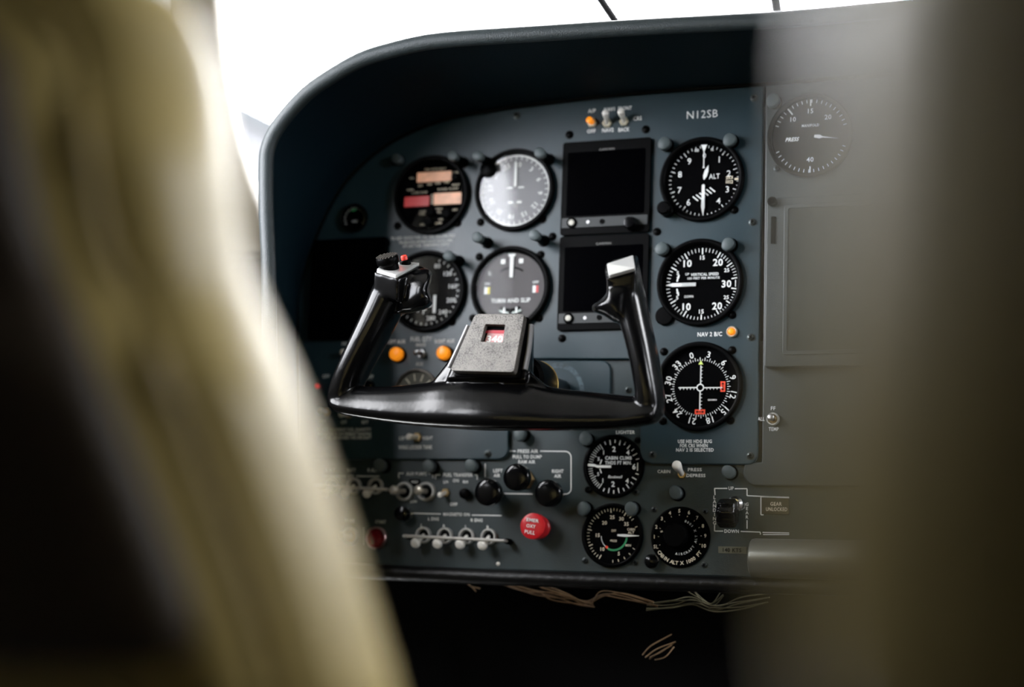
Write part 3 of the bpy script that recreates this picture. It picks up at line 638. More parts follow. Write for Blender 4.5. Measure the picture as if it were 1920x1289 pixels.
# ------------------------------------------------------------------ post lights
def post_light(u, v, label, Y=0.0, hh=.016, drop=0.0, r=.0056):
    p = pp(u, v, Y - hh); t = thing('post_light', label, 'panel light', (p.x, Y, p.z), 'post lights on the panel')
    bm = bmesh.new(); lathe(bm, [(r * 1.15, 0), (r * 1.15, .0012), (r * .86, .0016), (r * .86, hh - .007)], n=22); finish(bm, 'stem', BLK, t)
    bm = bmesh.new(); n = 28; rings = []
    def rad(a, k):   # rounded teardrop that comes to a blunt point
        d = math.cos(a - drop); return k * r * (1 + .28 * max(0, d) ** 3 * (1 if drop is not None else 0))
    for k, h_ in ((.80, hh - .0075), (.98, hh - .0065), (1.0, hh - .0015), (.93, hh - .0004), (.82, hh)):
        rings.append([bm.verts.new((rad(2 * math.pi * i / n, k) * math.cos(2 * math.pi * i / n), -h_ , rad(2 * math.pi * i / n, k) * math.sin(2 * math.pi * i / n))) for i in range(n)])
    for a, b in zip(rings, rings[1:]):
        for i in range(n): bm.faces.new((a[i], a[(i + 1) % n], b[(i + 1) % n], b[i]))
    bm.faces.new(rings[-1]); bm.faces.new(rings[0][::-1]); finish(bm, 'cap', CAPG, t, angle=50)
for a in ((847, 291, 'grey post light above the right side of the fuel computer', 0, .030), (894, 291, 'grey post light at the upper left of the white reflecting gauge', 0, .030),
          (1010, 285, 'grey post light at the upper right of the white reflecting gauge', 0, .030), (893, 444, 'grey post light above the left side of the turn and slip gauge', 0, .030),
          (1000, 440, 'grey post light above the right side of the turn and slip gauge', 0, .030), (839, 479, 'grey post light at the upper right of the airspeed gauge', 0, .030),
          (742, 297, 'dark post light in shadow at the upper left of the fuel computer', 0, .010),
          (1245, 267, 'grey post light at the upper left of the altimeter', 0, .012, -2.2), (1367.5, 260, 'grey post light at the upper right of the altimeter', 0, .012, -2.2),
          (1240, 465, 'grey post light at the upper left of the vertical speed gauge', 0, .012, -2.4), (1365, 456, 'grey post light at the upper right of the vertical speed gauge', 0, .012, -2.2),
          (1449, 186, 'grey post light at the top left of the hazy right gauge', 0, .012, -2.2),
          (711, 873, 'grey post light above the alternator switches', BY, .014, 2.4), (803, 875, 'grey post light above the auxiliary pump switches', BY, .014, 2.2), (882, 874, 'grey post light above the fuel transfer switches', BY, .014, 2.2),
          (973, 813, 'pale post light peeking out below the middle of the yoke bar', BY, .014, -1.6), (1096, 824, 'grey post light at the upper left of the cabin climb gauge', BY, .012, 1.7),
          (1092.5, 953, 'grey post light at the upper left of the cabin pressure gauge', BY, .012, -1.9), (1182, 953, 'grey post light at the upper right of the cabin pressure gauge', BY, .012, -1.6),
          (1266, 925, 'grey post light above the cabin altitude selector', BY, .011, 2.0), (1366, 886, 'grey post light above the landing gear knob', BY, .010, 2.4)):
    post_light(a[0], a[1], a[2], a[3], a[4], a[5] if len(a) > 5 else -.5, r=.0052 if a[3] == 0 and a[0] < 1100 else .0060)

# ------------------------------------------------------------------ knobs, buttons and switches
def round_knob(name, label, u, v, r, hh, Y=0.0, m=GLOSS, stem=.45, cat='knob', dome=.0015, nut=None, stemm=STEEL, ribs=0, group=None):
    p = pp(u, v, Y - hh); t = thing(name, label, cat, (p.x, Y, p.z), group); r = px(u, v, r, Y - hh)
    if nut:
        bm = bmesh.new(); lathe(bm, [(r * nut, 0), (r * nut, .003), (r * nut * .85, .004), (r * .3, .004)], n=6); finish(bm, 'nut', BRASS if nut < .8 else CREAMN, t, angle=20)
    bm = bmesh.new(); th = min(hh * .75, .011)
    lathe(bm, [(r * stem, 0), (r * stem, hh - th)], n=20); finish(bm, 'stem', stemm, t)
    bm = bmesh.new(); lathe(bm, [(r * stem * .9, hh - th), (r * .85, hh - th), (r, hh - th + .0015), (r, hh - dome * 1.3), (r * .9, hh - dome * .4), (r * .6, hh), (0, hh + dome * .3)], n=36)
    finish(bm, 'knob_cap', m, t)
    return t
CREAMN = mat('cream nut', (.60, .55, .42), .4, metal=.3)
round_knob('pull_knob', 'large gloss black pull knob labelled LEFT AIR, left of the trio', 912, 923, 25.5, .030, BY)
round_knob('pull_knob', 'large gloss black pull knob below RAM AIR, with a pale hexagonal nut', 966, 895, 25.5, .030, BY, nut=.72)
round_knob('pull_knob', 'large gloss black pull knob labelled RIGHT AIR, right of the trio', 1025.5, 925, 25.5, .026, BY, nut=.6)
round_knob('push_knob', 'small black knob with a steel base left of the magneto line', 750, 963, 13.5, .016, BY, stem=.9)
round_knob('bakelite_button', 'small dark round knob below the letters RH of the fuel transfer', 869, 925.5, 10.5, .008, BY, m=BLK)
round_knob('bakelite_button', 'small dark knob behind the foot of the left yoke grip', 690, 722, 9, .010, 0, m=GLOSS)
round_knob('indicator_light', 'small red warning light left of the yoke foot', 593, 724, 4.5, .005, 0, m=mat('lit red lens', (.6, .01, .02), .3, emit=.2), cat='light')
for u, v, l_ in ((740, 663, 'amber push button light labelled LEFT AUX'), (828.5, 661, 'amber push button light labelled RIGHT AUX')):
    t = round_knob('amber_light', l_, u, v, 12.5, .010, 0, m=AMBER, stem=1.0, stemm=AMBER, cat='light', group='amber button lights')
    bm = bmesh.new(); q = px(u, v, 15.5); lathe(bm, [(q, 0), (q, .002), (q * .8, .0022)], n=28); finish(bm, 'collar', BLK, t)
# red emergency knob
t = round_knob('emergency_oxygen_knob', 'red pull knob reading EMER OXY PULL', 998, 987, 24.5, .024, BY, m=REDP, stem=.8, stemm=REDP, dome=.0008)
bm = bmesh.new(); q = px(998, 987, 24.5, BY - .024)
for h_ in (.004, .008, .011): lathe(bm, [(q * .80, h_), (q * .90, h_ + .001), (q * .90, h_ + .002), (q * .80, h_ + .003)], n=32)
finish(bm, 'ridge', REDP, t)
bm = bmesh.new(); write(bm, 'EMER', .0005, .0055, .0032, .0247, 6, .04, width=.0125); write(bm, 'OXY', -.001, 0, .0032, .0247, 6, .03, width=.0095); write(bm, 'PULL', -.002, -.0058, .0034, .0247, 8, .02, width=.0105)
finish(bm, 'lettering', WHT, t, smooth=False)
# start button
p = pp(704, 1009.5, BY - .004); t = thing('start_button', 'dark red start button in a pale metal ring below the word START', 'button', (p.x, BY, p.z))
bm = bmesh.new(); q = px(704, 1009, 21.5); lathe(bm, [(q, 0), (q, .004), (q * .93, .0048), (q * .84, .004), (q * .82, .001)], n=40); finish(bm, 'ring', mat('rose metal ring', (.50, .34, .33), .3, metal=1), t)
bm = bmesh.new(); lathe(bm, [(0, .0035), (q * .3, .0034), (q * .33, .0015), (q * .7, .001), (q * .83, .003)], n=36); finish(bm, 'red_lens', REDL, t)

BARM = mat('pale plated bar', (.62, .60, .56), .35, metal=.3)
RINGM = mat('pale plated ring', (.60, .60, .58), .3, metal=.45)
def toggle(label, ub, vb, ut, vt, hh, Y=0.0, nutr=7, ringr=None, tipm=WTOG, r0=.0016, r1=.0030, nutm=BRASS, ball=False, group=None, name='toggle_switch'):
    b = pp(ub, vb, Y - .003); tip = pp(ut, vt, Y - hh); t = thing(name, label, 'switch', (b.x, Y, b.z), group)
    q = px(ub, vb, nutr, Y)
    bm = bmesh.new(); lathe(bm, [(q, 0), (q, .0022), (q * .85, .003), (q * .55, .003), (q * .5, .0012)], n=6 if not ringr else 24); finish(bm, 'nut', nutm, t, angle=25)
    if ringr:
        g = px(ub, vb, ringr, Y); bm = bmesh.new(); lathe(bm, [(g, 0), (g, .0035), (g * .93, .0045), (g * .78, .0045), (g * .72, .003), (g * .70, 0)], n=36); finish(bm, 'collar_ring', RINGM, t)
    d = Vector((tip.x - b.x, tip.y - Y, tip.z - b.z)); n = 8; bm = bmesh.new()
    L = d.length; dn = d.normalized()
    if ball: prof = [(r0, 0), (r0, .45 * L), (r1 * .7, .62 * L), (r1, .78 * L), (r1, .88 * L), (r1 * .8, .96 * L), (r1 * .4, .995 * L), (0, L)]
    else: prof = [(r0, 0), (r0 * 1.05, .35 * L), (r1 * .9, .7 * L), (r1, .88 * L), (r1 * .85, .95 * L), (r1 * .5, .99 * L), (0, L)]
    lathe(bm, prof, (0, 0, 0), 20, axis=d); finish(bm, 'bat_handle', tipm, t)
    return t
toggle('white toggle switch labelled NAV1 and NAV2, above the upper display', 1137, 230, 1134.5, 209, .017, nutr=9, r0=.0020, r1=.0034, nutm=CREAMN)
toggle('white toggle switch labelled FRONT and BACK, above the upper display', 1169, 227, 1163, 207, .017, nutr=9, r0=.0020, r1=.0034, nutm=CREAMN)
t = toggle('tiny amber light in a silver ring labelled A/P, above the upper display', 1109, 229, 1104, 224, .010, nutr=9.5, r0=.0028, r1=.0034, tipm=AMBER, nutm=CREAMN, name='amber_light'); t['category'] = 'light'
toggle('silver toggle switch below the words FUEL QTY', 789, 663, 780, 660, .014, nutr=9, r0=.0020, r1=.0034, tipm=STEEL, nutm=STEEL)
toggle('white toggle switch labelled WING LOCKER TANK', 781, 820, 764, 819, .013, nutr=9.5, r0=.0022, r1=.0034)
toggle('white toggle switch left of the lower left end of the yoke', 611, 773, 597, 770, .011, nutr=8, r0=.0022, r1=.0034)
toggle('white toggle switch mostly hidden under the lower left end of the yoke', 652, 777, 637, 777, .013, nutr=8, r0=.0022, r1=.0034)
toggle('white toggle switch peeking out left of the left yoke grip', 650, 662, 641, 661, .010, nutr=10, r0=.0022, r1=.0036)
toggle('white toggle switch labelled CABIN PRESS and DEPRESS', 1278, 890, 1267, 870, .020, BY, nutr=8.5, r0=.0026, r1=.0046)
toggle('small ball ended switch labelled FF, ALL and TEMP', 1449, 786, 1444, 782, .010, .001, nutr=8, ringr=12, r0=.0020, r1=.0034, ball=True, tipm=STEEL)
toggle('small white toggle switch below the letters LH of the fuel transfer', 834, 924, 823, 929, .013, BY, nutr=8.5, r0=.0018, r1=.0028)
toggle('steel toggle switch labelled PRIME beside the start button', 655, 1006, 636, 1006, .018, BY, nutr=11, ringr=17, r0=.0030, r1=.0046, tipm=mat('pale steel', (.62, .58, .50), .3, metal=.5), ball=True)
for ub, ut, l_ in ((757.5, 734, 'left of the two'), (798.5, 781, 'right of the two')):
    toggle('steel ball toggle switch in a large ring under AUX PUMPS, ' + l_, ub, 922, ut, 919, .019, BY, nutr=9, nutm=BLK, ringr=18, r0=.0026, r1=.0048, tipm=mat('pale steel', (.62, .58, .50), .3, metal=.5), ball=True, group='auxiliary pump switches')
for i, (ub, vb, ut, vt) in enumerate(((793, 1004, 776, 1022), (833.5, 1005, 817, 1023), (874, 1006, 860, 1024), (915.5, 1007, 902, 1026))):
    toggle('white tipped magneto switch under the guard bar, ' + ('for the left engine, marked L', 'for the left engine, marked R', 'for the right engine, marked L', 'for the right engine, marked R')[i], ub, vb, ut, vt, .017, BY, nutr=8, nutm=BLK, ringr=15.5, r0=.0022, r1=.0050, ball=True, group='magneto switches')
for i, (ub, vb, ut, vt) in enumerate(((622, 911, 603, 929), (662, 912, 642, 929), (703, 912, 684, 929))):
    toggle('white tipped electrical switch under the short guard bar, ' + ('labelled L ALT', 'labelled BATT', 'labelled R ALT')[i], ub, vb, ut, vt, .017, BY, nutr=8, nutm=BLK, ringr=15.5, r0=.0022, r1=.0046, ball=True, group='battery and alternator switches')
def guard(label, a, b, h):
    q0, q1 = pp(*a, BY - h), pp(*b, BY - h); t = thing('switch_guard', label, 'guard bar', (q0.x, BY, q0.z)); o0 = V(q0.x, BY, q0.z)
    bm = bmesh.new(); e = V(.006, h - .001, 0)
    pts = [q0 + V(.0, h * .55, 0) - o0, q0 + V(.001, .002, 0) - o0, q0 + V(.005, 0, 0) - o0, (q0 + q1) / 2 - o0, q1 - V(.005, 0, 0) - o0, q1 + V(-.001, .002, 0) - o0, q1 + V(0, h * .55, 0) - o0]
    sweep(bm, catmull(pts, 5), (.0016, .0022), 12); finish(bm, 'bar', BARM, t)
    for q in (q0, q1):
        bm = bmesh.new(); lathe(bm, [(.003, 0), (.0028, h * .5), (.0015, h * .6)], (q.x - o0.x, 0, q.z - o0.z), 14); finish(bm, 'bracket', BLK, t)
guard('long steel guard bar over the four magneto switches', (757, 1005.5), (944, 1014.5), .017)
guard('steel guard bar over the battery and alternator switches', (585, 911), (723, 918), .017)
# nav back course light
p = pp(1371.5, 622, -.003); t = thing('amber_light', 'amber light in a pale ring right of NAV 2 B/C', 'light', (p.x, 0, p.z))
bm = bmesh.new(); q = px(1371, 622, 10.5); lathe(bm, [(q, 0), (q, .002), (q * .85, .003), (q * .68, .0025), (q * .66, .001)], n=32); finish(bm, 'ring', CREAMN, t)
bm = bmesh.new(); lathe(bm, [(q * .64, .0), (q * .64, .003), (q * .45, .0048), (0, .0054)], n=28); finish(bm, 'lens', AMBER, t)
# landing gear lever
p = pp(1380, 947, BY - .004); t = thing('landing_gear_lever', 'black scalloped landing gear knob with a chrome collar between UP and DOWN', 'lever', (p.x, BY, p.z))
bm = bmesh.new(); q = px(1380, 947, 17); lathe(bm, [(q, 0), (q * 1.02, .004), (q * .9, .009), (q * .6, .011), (0, .011)], n=36); finish(bm, 'collar', CHROME, t)
k = pp(1364, 963, BY - .024) - V(p.x, BY, p.z); bm = bmesh.new(); n = 48; rings = []
for s_, x_ in ((.80, -.0088), (.98, -.0070), (1, -.003), (1, .003), (.98, .0070), (.80, .0088)):
    rg = []
    for i in range(n):
        a = 2 * math.pi * i / n; rr_ = .0125 * s_ * (1 + .075 * math.cos(8 * a)); rg.append(bm.verts.new((k.x + x_ , k.y + rr_ * math.cos(a) * .85, k.z + rr_ * math.sin(a))))
    rings.append(rg)
for a, b in zip(rings, rings[1:]):
    for i in range(n): bm.faces.new((a[i], a[(i + 1) % n], b[(i + 1) % n], b[i]))
bm.faces.new(rings[0][::-1]); bm.faces.new(rings[-1]); finish(bm, 'wheel_knob', GLOSS, t, angle=60)
bm = bmesh.new(); sweep(bm, [(0, -.008, 0), k * .6, k], .004, 14); finish(bm, 'shaft', STEEL, t)
# quadrant drum at the lower right
a = pp(1408, 1047, BY - .015); t = thing('quadrant_drum', 'large grey metal drum at the bottom right of the panel, below the GEAR UNLOCKED window', 'drum', (a.x, BY, a.z))
bm = bmesh.new(); lathe(bm, [(.0, 0), (.015, 0), (.0172, .0015), (.0178, .004), (.0178, .12), (0, .12)], (0, -.015, 0), 48, axis=(1, 0, 0)); finish(bm, 'drum', mat('grey metal drum', (.22, .22, .19), .38, metal=.6, bump=.1), t)
bm = bmesh.new(); box(bm, (.004, -.012, -.012), (.11, .0, .012)); finish(bm, 'mount', BLK, t, smooth=False)

# ------------------------------------------------------------------ displays
def display(label, tl, tr, br, bl, strip_v, knob, logo, sw):
    c = pp((tl[0] + br[0]) / 2, (tl[1] + br[1]) / 2, -.004); t = thing('flight_display', label, 'display', (c.x, 0, c.z), 'stacked flight displays')
    def L(u, v, Y=-.004): q = pp(u, v, Y); return (q.x - c.x, q.z - c.z)
    x0 = (L(*tl)[0] + L(*bl)[0]) / 2; x1 = (L(*tr)[0] + L(*br)[0]) / 2; z1 = (L(*tl)[1] + L(*tr)[1]) / 2; z0 = (L(*bl)[1] + L(*br)[1]) / 2
    bm = bmesh.new(); prism(bm, rrect(x0, z0, x1, z1, .003, 4), -.004, 0); bevel(finish(bm, 'housing', BLK, t, smooth=False), .0006)
    zs = L(tl[0] + 10, strip_v)[1]; w_ = x1 - x0
    bm = bmesh.new(); prism(bm, rrect(x0 + .006, zs + .007, x1 - .006, z1 - .011, .001, 3), -.0046, -.0038); finish(bm, 'screen', SCREEN, t, smooth=False)
    bm = bmesh.new(); prism(bm, rrect(x0 + .002, zs - .0048, x0 + w_ * sw, zs + .0048, .0006, 2), -.0052, -.0038); finish(bm, 'control_strip', mat('grey control strip', (.012, .016, .016), .4), t, smooth=False)
    bm = bmesh.new(); lathe(bm, [(.0052, .005), (.0052, .0062), (.0035, .0066), (.003, .006)], (x0 + .0125, 0, zs), 24); b_ = finish(bm, 'power_button', BLK, t)
    bm = bmesh.new(); lathe(bm, [(.0030, .006), (.0028, .0074), (0, .0078)], (x0 + .0125, 0, zs), 20); finish(bm, 'button_face', mat('pale button', (.60, .58, .50), .4), b_)
    bm = bmesh.new(); lathe(bm, [(.0018, .0052), (.0016, .0058), (0, .0058)], (x0 + .029, 0, zs), 14); finish(bm, 'sensor', STEEL, t)
    bm = bmesh.new(); lathe(bm, [(.0026, .0052), (.0024, .0062), (0, .0062)], (x0 + .0435, 0, zs), 16); finish(bm, 'card_slot', BLKM, t)
    if knob:
        q = L(*knob, -.014); bm = bmesh.new(); lathe(bm, [(.0068, .004), (.0068, .009), (.0058, .012), (.0052, .016), (0, .0165)], (q[0], 0, q[1]), 28); finish(bm, 'knob', GLOSS, t)
    q = L(*logo); bm = bmesh.new(); write(bm, 'GARMIN', q[0], q[1], .0023, .0047, 0, .0, width=.0155); finish(bm, 'lettering', mat('grey print', (.25, .25, .24), .5), t, smooth=False)
display('upper of the two stacked black flight displays beside the altimeter', (1057, 268), (1222, 256), (1217, 437), (1048, 440), 419, (1180, 417), (1138, 280), .98)
display('lower of the two stacked black flight displays, behind the right yoke grip', (1048, 442), (1217, 439), (1213, 617), (1045, 620), 598, None, (1132, 457), .98)
# dark unit at the far left
q0, q1 = pp(586, 450, -.006), pp(716, 634, -.006); bm = bmesh.new(); prism(bm, rrect(q0.x, q1.z, q1.x, q0.z, .003, 3), -.006, 0)
t = bevel(tag(finish(bm, 'dark_display', SCREEN, smooth=False), 'unlit black rectangular unit left of the airspeed gauge', 'display'), .0008)
bm = bmesh.new(); a = pp(593, 505, -.0065); prism(bm, rrect(a.x - .003, a.z - .02, a.x, a.z + .02, .0008, 2), -.0066, -.006); finish(bm, 'side_slot', BLK, t, smooth=False)
# right radio rack
q0, q1 = pp(1438, 372, -.010), pp(1700, 684, -.010); bm = bmesh.new(); prism(bm, rrect(q0.x, q1.z, q1.x, q0.z, .002, 3), -.010, .001)
t = bevel(tag(finish(bm, 'radio_unit', PAINT3, smooth=False), 'large grey radio unit seen through the blur of the near right seat', 'radio'), .0008)
a, b = pp(1471, 384, -.010), pp(1690, 662, -.010); bm = bmesh.new(); prism(bm, rrect(a.x, b.z, b.x, a.z, .003, 4), -.0112, -.010, [rrect(a.x + .004, b.z + .004, b.x - .004, a.z - .004, .002, 3)[::-1]]); bevel(finish(bm, 'screen_frame', PAINT3, t, smooth=False), .0005)
bm = bmesh.new(); prism(bm, rrect(a.x + .004, b.z + .004, b.x - .004, a.z - .004, .002, 3), -.0104, -.010); finish(bm, 'screen', mat('grey dim screen', (.035, .04, .035), .25), t, smooth=False)
a = pp(1450, 432, -.0104); bm = bmesh.new(); prism(bm, rrect(a.x - .002, a.z - .013, a.x + .002, a.z + .013, .0006, 2), -.0112, -.010); finish(bm, 'card_slot', BLKM, t, smooth=False)
a = pp(1447, 377, -.016); bm = bmesh.new(); lathe(bm, [(.0045, .010), (.0045, .015), (.003, .0165), (0, .0166)], (a.x, 0, a.z), 20); finish(bm, 'knob', BLK, t)

# ------------------------------------------------------------------ glareshield
outer = [(500, 1000), (496, 800), (494, 620), (493, 500), (490, 395), (490, 309), (493, 275), (507, 241), (535, 203), (572, 165), (621, 131), (672, 103), (724, 86), (792, 70), (861, 62), (930, 57), (1033, 50), (1137, 43), (1240, 37), (1350, 31), (1453, 25), (1560, 16), (1643, 8), (1800, -4), (2000, -18)]
inner = [(560, 1000), (556, 800), (556, 620), (560, 540), (578, 480), (612, 400), (640, 352), (665, 322), (700, 290), (741, 262), (790, 239), (825, 227), (861, 217), (910, 209), (960, 201), (1000, 196), (1050, 190), (1137, 180), (1240, 171), (1350, 163), (1440, 157), (1560, 148), (1643, 142), (1800, 130), (2000, 116)]
YL = -.165
bm = bmesh.new(); g = []
for (a, b) in zip(outer, inner):
    o_ = pp(*a, YL); i_ = pp(*b, -.002)
    cen = pp(1100, 700, YL); d = V(o_.x - cen.x, 0, o_.z - cen.z).normalized() if a[0] < 1100 else V(0, 0, 1)
    if a[1] > 400: d = V(-1, 0, 0)
    T = .011                         # thickness of the padded lip
    k_ = i_ + d * .016
    if (k_ - o_).dot(d) < 0: k_ = o_ - d * .001
    row = [V(i_.x, .002, i_.z), V(i_.x, -.004, i_.z) + d * .001]
    lip = o_ - d * T
    row += [V(i_.x, i_.y, i_.z).lerp(V(lip.x, YL + .012, lip.z), f) for f in (.35, .7)] + [V(lip.x, YL + .010, lip.z), V(lip.x, YL + .002, lip.z) + d * .0015, V(lip.x, YL - .003, lip.z) + d * .005, V(lip.x, YL - .003, lip.z) + d * .009, V(o_.x, YL + .001, o_.z), V(o_.x, YL + .012, o_.z) + d * .001,
            V(k_.x * .4 + o_.x * .6, -.10, k_.z * .4 + o_.z * .6), V(k_.x, -.01, k_.z), V(k_.x, .095, k_.z), V(i_.x, .095, i_.z)]
    g.append([bm.verts.new(q) for q in row])
for a, b in zip(g, g[1:]):
    for k in range(len(a)): bm.faces.new((a[k], a[(k + 1) % len(a)], b[(k + 1) % len(a)], b[k]))
bm.faces.new(g[0]); bm.faces.new(g[-1][::-1])
gs = thing('glareshield', 'curved black padded glareshield hooding the instrument panel', 'glareshield')
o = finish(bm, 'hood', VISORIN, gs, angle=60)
ss = o.modifiers.new('sub', 'SUBSURF'); ss.levels = 1; ss.render_levels = 2
bm = bmesh.new(); pts = []
for a in outer:
    o_ = pp(*a, YL); cen = pp(1100, 700, YL); d = V(o_.x - cen.x, 0, o_.z - cen.z).normalized() if a[0] < 1100 else V(0, 0, 1)
    if a[1] > 400: d = V(-1, 0, 0)
    pts.append(o_ - d * .0055 + V(0, .001, 0))
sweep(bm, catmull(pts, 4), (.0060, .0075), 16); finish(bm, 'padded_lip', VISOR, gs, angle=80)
bm = bmesh.new(); sweep(bm, catmull([pp(*b, -.003) for b in inner], 4), .0022, 8); finish(bm, 'inner_bead', BLK, gs)

# ------------------------------------------------------------------ control yoke
yk = thing('control_yoke', 'black control yoke with two upright grips in front of the panel', 'control yoke')
def hull(bm, pts):
    vs_ = [bm.verts.new(p) for p in pts]; r_ = bmesh.ops.convex_hull(bm, input=vs_)
    bmesh.ops.delete(bm, geom=[v for v in r_['geom_interior'] if isinstance(v, bmesh.types.BMVert)], context='VERTS')
def sec(u, v, hv, Y, dep, pw=2.6, wid=None, n=20, slant=0.0, dirx=None):
    """superellipse cross-section of a bar running in X: height hv px, depth dep"""
    c = pp(u, v, Y); a = px(u, v, hv / 2, Y); out = []
    for k in range(n):
        t_ = 2 * math.pi * k / n; cs, sn = math.cos(t_), math.sin(t_)
        out.append(c + V(0, math.copysign(abs(cs) ** (2 / pw), cs) * dep / 2, math.copysign(abs(sn) ** (2 / pw), sn) * a) + V(0, slant * math.copysign(abs(sn) ** (2 / pw), sn) * dep / 2, 0))
    return out
def sech(u, v, wu, Y, dep, pw=2.6, n=20, tilt=0.0, rot=0.0):
    """cross-section of an upright grip: width wu px, depth dep"""
    c = pp(u, v, Y); a = px(u, v, wu / 2, Y); out = []
    for k in range(n):
        t_ = 2 * math.pi * k / n; cs, sn = math.cos(t_), math.sin(t_)
        x, y = math.copysign(abs(cs) ** (2 / pw), cs) * a, math.copysign(abs(sn) ** (2 / pw), sn) * dep / 2
        x, y = x * math.cos(rot) - y * math.sin(rot), x * math.sin(rot) + y * math.cos(rot)
        out.append(c + V(x, y, tilt * x - .0 * y))
    return out
def loft(bm, secs):
    cols = [catmull([s_[k] for s_ in secs], 4) for k in range(len(secs[0]))]; secs = [[c_[i] for c_ in cols] for i in range(len(cols[0]))]
    g = [[bm.verts.new(p) for p in s] for s in secs]; n = len(g[0])
    for a, b in zip(g, g[1:]):
        for k in range(n): bm.faces.new((a[k], a[(k + 1) % n], b[(k + 1) % n], b[k]))
    bm.faces.new(g[0][::-1]); bm.faces.new(g[-1])
YY = -.165
bm = bmesh.new()
# bar
loft(bm, [sec(u, v, h_, YY + o_, d_, 2.8, slant=.42) for u, v, h_, d_, o_ in ((628, 744, 20, .018, 0), (632, 746, 44, .030, 0), (645, 750, 56, .034, 0), (680, 755, 62, .036, 0), (740, 759, 72, .038, -.002), (800, 759, 86, .040, -.003), (850, 757, 98, .042, -.005),
    (920, 758, 104, .044, -.006), (990, 762, 96, .042, -.005), (1040, 768, 84, .040, -.003), (1100, 771, 76, .038, -.002), (1160, 773, 68, .036, 0), (1205, 772, 58, .036, 0), (1232, 769, 50, .032, 0), (1240, 767, 24, .020, 0))])
# hub column: wedge that narrows upward and reaches back to the shaft
hull(bm, [pp(838, 712, -.186), pp(985, 716, -.186), pp(886, 603, -.172), pp(998, 604, -.172), pp(838, 722, -.145), pp(1000, 722, -.145), pp(890, 606, -.140), pp(1002, 606, -.140)])
hull(bm, [pp(880, 612, -.165), pp(998, 608, -.165), pp(998, 735, -.165), pp(880, 730, -.165), pp(890, 612, -.115), pp(1000, 612, -.115), pp(1002, 738, -.115), pp(890, 735, -.115)])
# flared fillets between bar and hub
hull(bm, [pp(838, 700, -.178), pp(870, 640, -.172), pp(870, 735, -.178), pp(800, 730, -.176), pp(838, 702, -.152), pp(870, 642, -.150), pp(870, 735, -.150), pp(800, 730, -.152)])
hull(bm, [pp(985, 690, -.178), pp(980, 740, -.178), pp(1040, 738, -.174), pp(1000, 716, -.176), pp(990, 694, -.150), pp(985, 740, -.150), pp(1045, 740, -.150), pp(1005, 718, -.150)])
# left grip
loft(bm, [sech(u, v, w_, YY + o_, d_, 2.5, rot=r2) for u, v, w_, d_, o_, r2 in ((643, 768, 50, .032, 0, 0), (645, 740, 52, .038, 0, 0), (658, 705, 54, .042, 0, 0), (680, 660, 58, .044, 0, 0), (703, 615, 62, .045, 0, 0), (722, 575, 64, .045, 0, 0), (732, 550, 64, .044, 0, 0), (740, 528, 62, .040, 0, 0))])
hull(bm, [pp(700, 510, -.190), pp(747, 522, -.193), pp(794, 498, -.155), pp(722, 493, -.160), pp(700, 548, -.186), pp(745, 566, -.188), pp(796, 552, -.150), pp(730, 566, -.140), pp(806, 508, -.150), pp(775, 576, -.150)])
def block(bm, poly, y0, y1):
    cu = sum(q[0] for q in poly) / len(poly); cv = sum(q[1] for q in poly) / len(poly); n_ = len(poly); g = []
    for f, k in ((0, .15), (.04, .50), (.16, .82), (.38, 1), (.66, 1), (.86, .82), (.96, .5), (1, .2)):
        y = y0 + (y1 - y0) * f; g.append([bm.verts.new(pp(cu + (u - cu) * k, cv + (v - cv) * k, y)) for u, v in poly])
    bm.faces.new(g[0]); bm.faces.new(g[-1][::-1])
    for p_, q_ in zip(g, g[1:]):
        for i in range(n_): bm.faces.new((p_[i], p_[(i + 1) % n_], q_[(i + 1) % n_], q_[i]))
block(bm, [(742, 522), (770, 508), (803, 503), (811, 512), (808, 530), (804, 545), (809, 558), (812, 570), (800, 580), (768, 588), (742, 588)], -.184, -.136)
# right grip
loft(bm, [sech(u, v, w_, YY + o_, d_, 2.5) for u, v, w_, d_, o_ in ((1219, 780, 48, .030, 0), (1219, 745, 50, .038, 0), (1213, 700, 50, .042, 0), (1204, 655, 52, .043, 0), (1194, 615, 54, .043, 0), (1184, 575, 56, .042, 0), (1176, 540, 58, .042, 0), (1168, 512, 58, .038, 0))])
hull(bm, [pp(1132, 499, -.182), pp(1187, 481, -.172), pp(1193, 508, -.186), pp(1138, 523, -.190), pp(1196, 478, -.150), pp(1150, 486, -.150), pp(1208, 540, -.150), pp(1160, 560, -.182), pp(1142, 556, -.178), pp(1190, 556, -.182)])
block(bm, [(1150, 520), (1137, 530), (1138, 548), (1128, 562), (1110, 572), (1110, 584), (1132, 592), (1150, 604), (1180, 615), (1185, 530)], -.190, -.146)
hull(bm, [pp(1142, 545, -.178), pp(1113, 574, -.176), pp(1116, 582, -.176), pp(1140, 590, -.176), pp(1170, 600, -.176), pp(1170, 545, -.178), pp(1145, 550, -.160), pp(1118, 578, -.162), pp(1150, 592, -.160), pp(1175, 560, -.155)])
body = finish(bm, 'yoke_body', YOKE, yk)
rm = body.modifiers.new('remesh', 'REMESH'); rm.mode = 'VOXEL'; rm.voxel_size = .0012; rm.use_smooth_shade = True
sm = body.modifiers.new('smooth', 'SMOOTH'); sm.factor = .5; sm.iterations = 22
def quad_plate(bm, pts, th, inset=0.0):
    nrm = (pts[1] - pts[0]).cross(pts[3] - pts[0]).normalized()
    if nrm.y > 0: nrm = -nrm
    hull(bm, [p + nrm * th for p in pts] + [p - nrm * .002 for p in pts]); return nrm
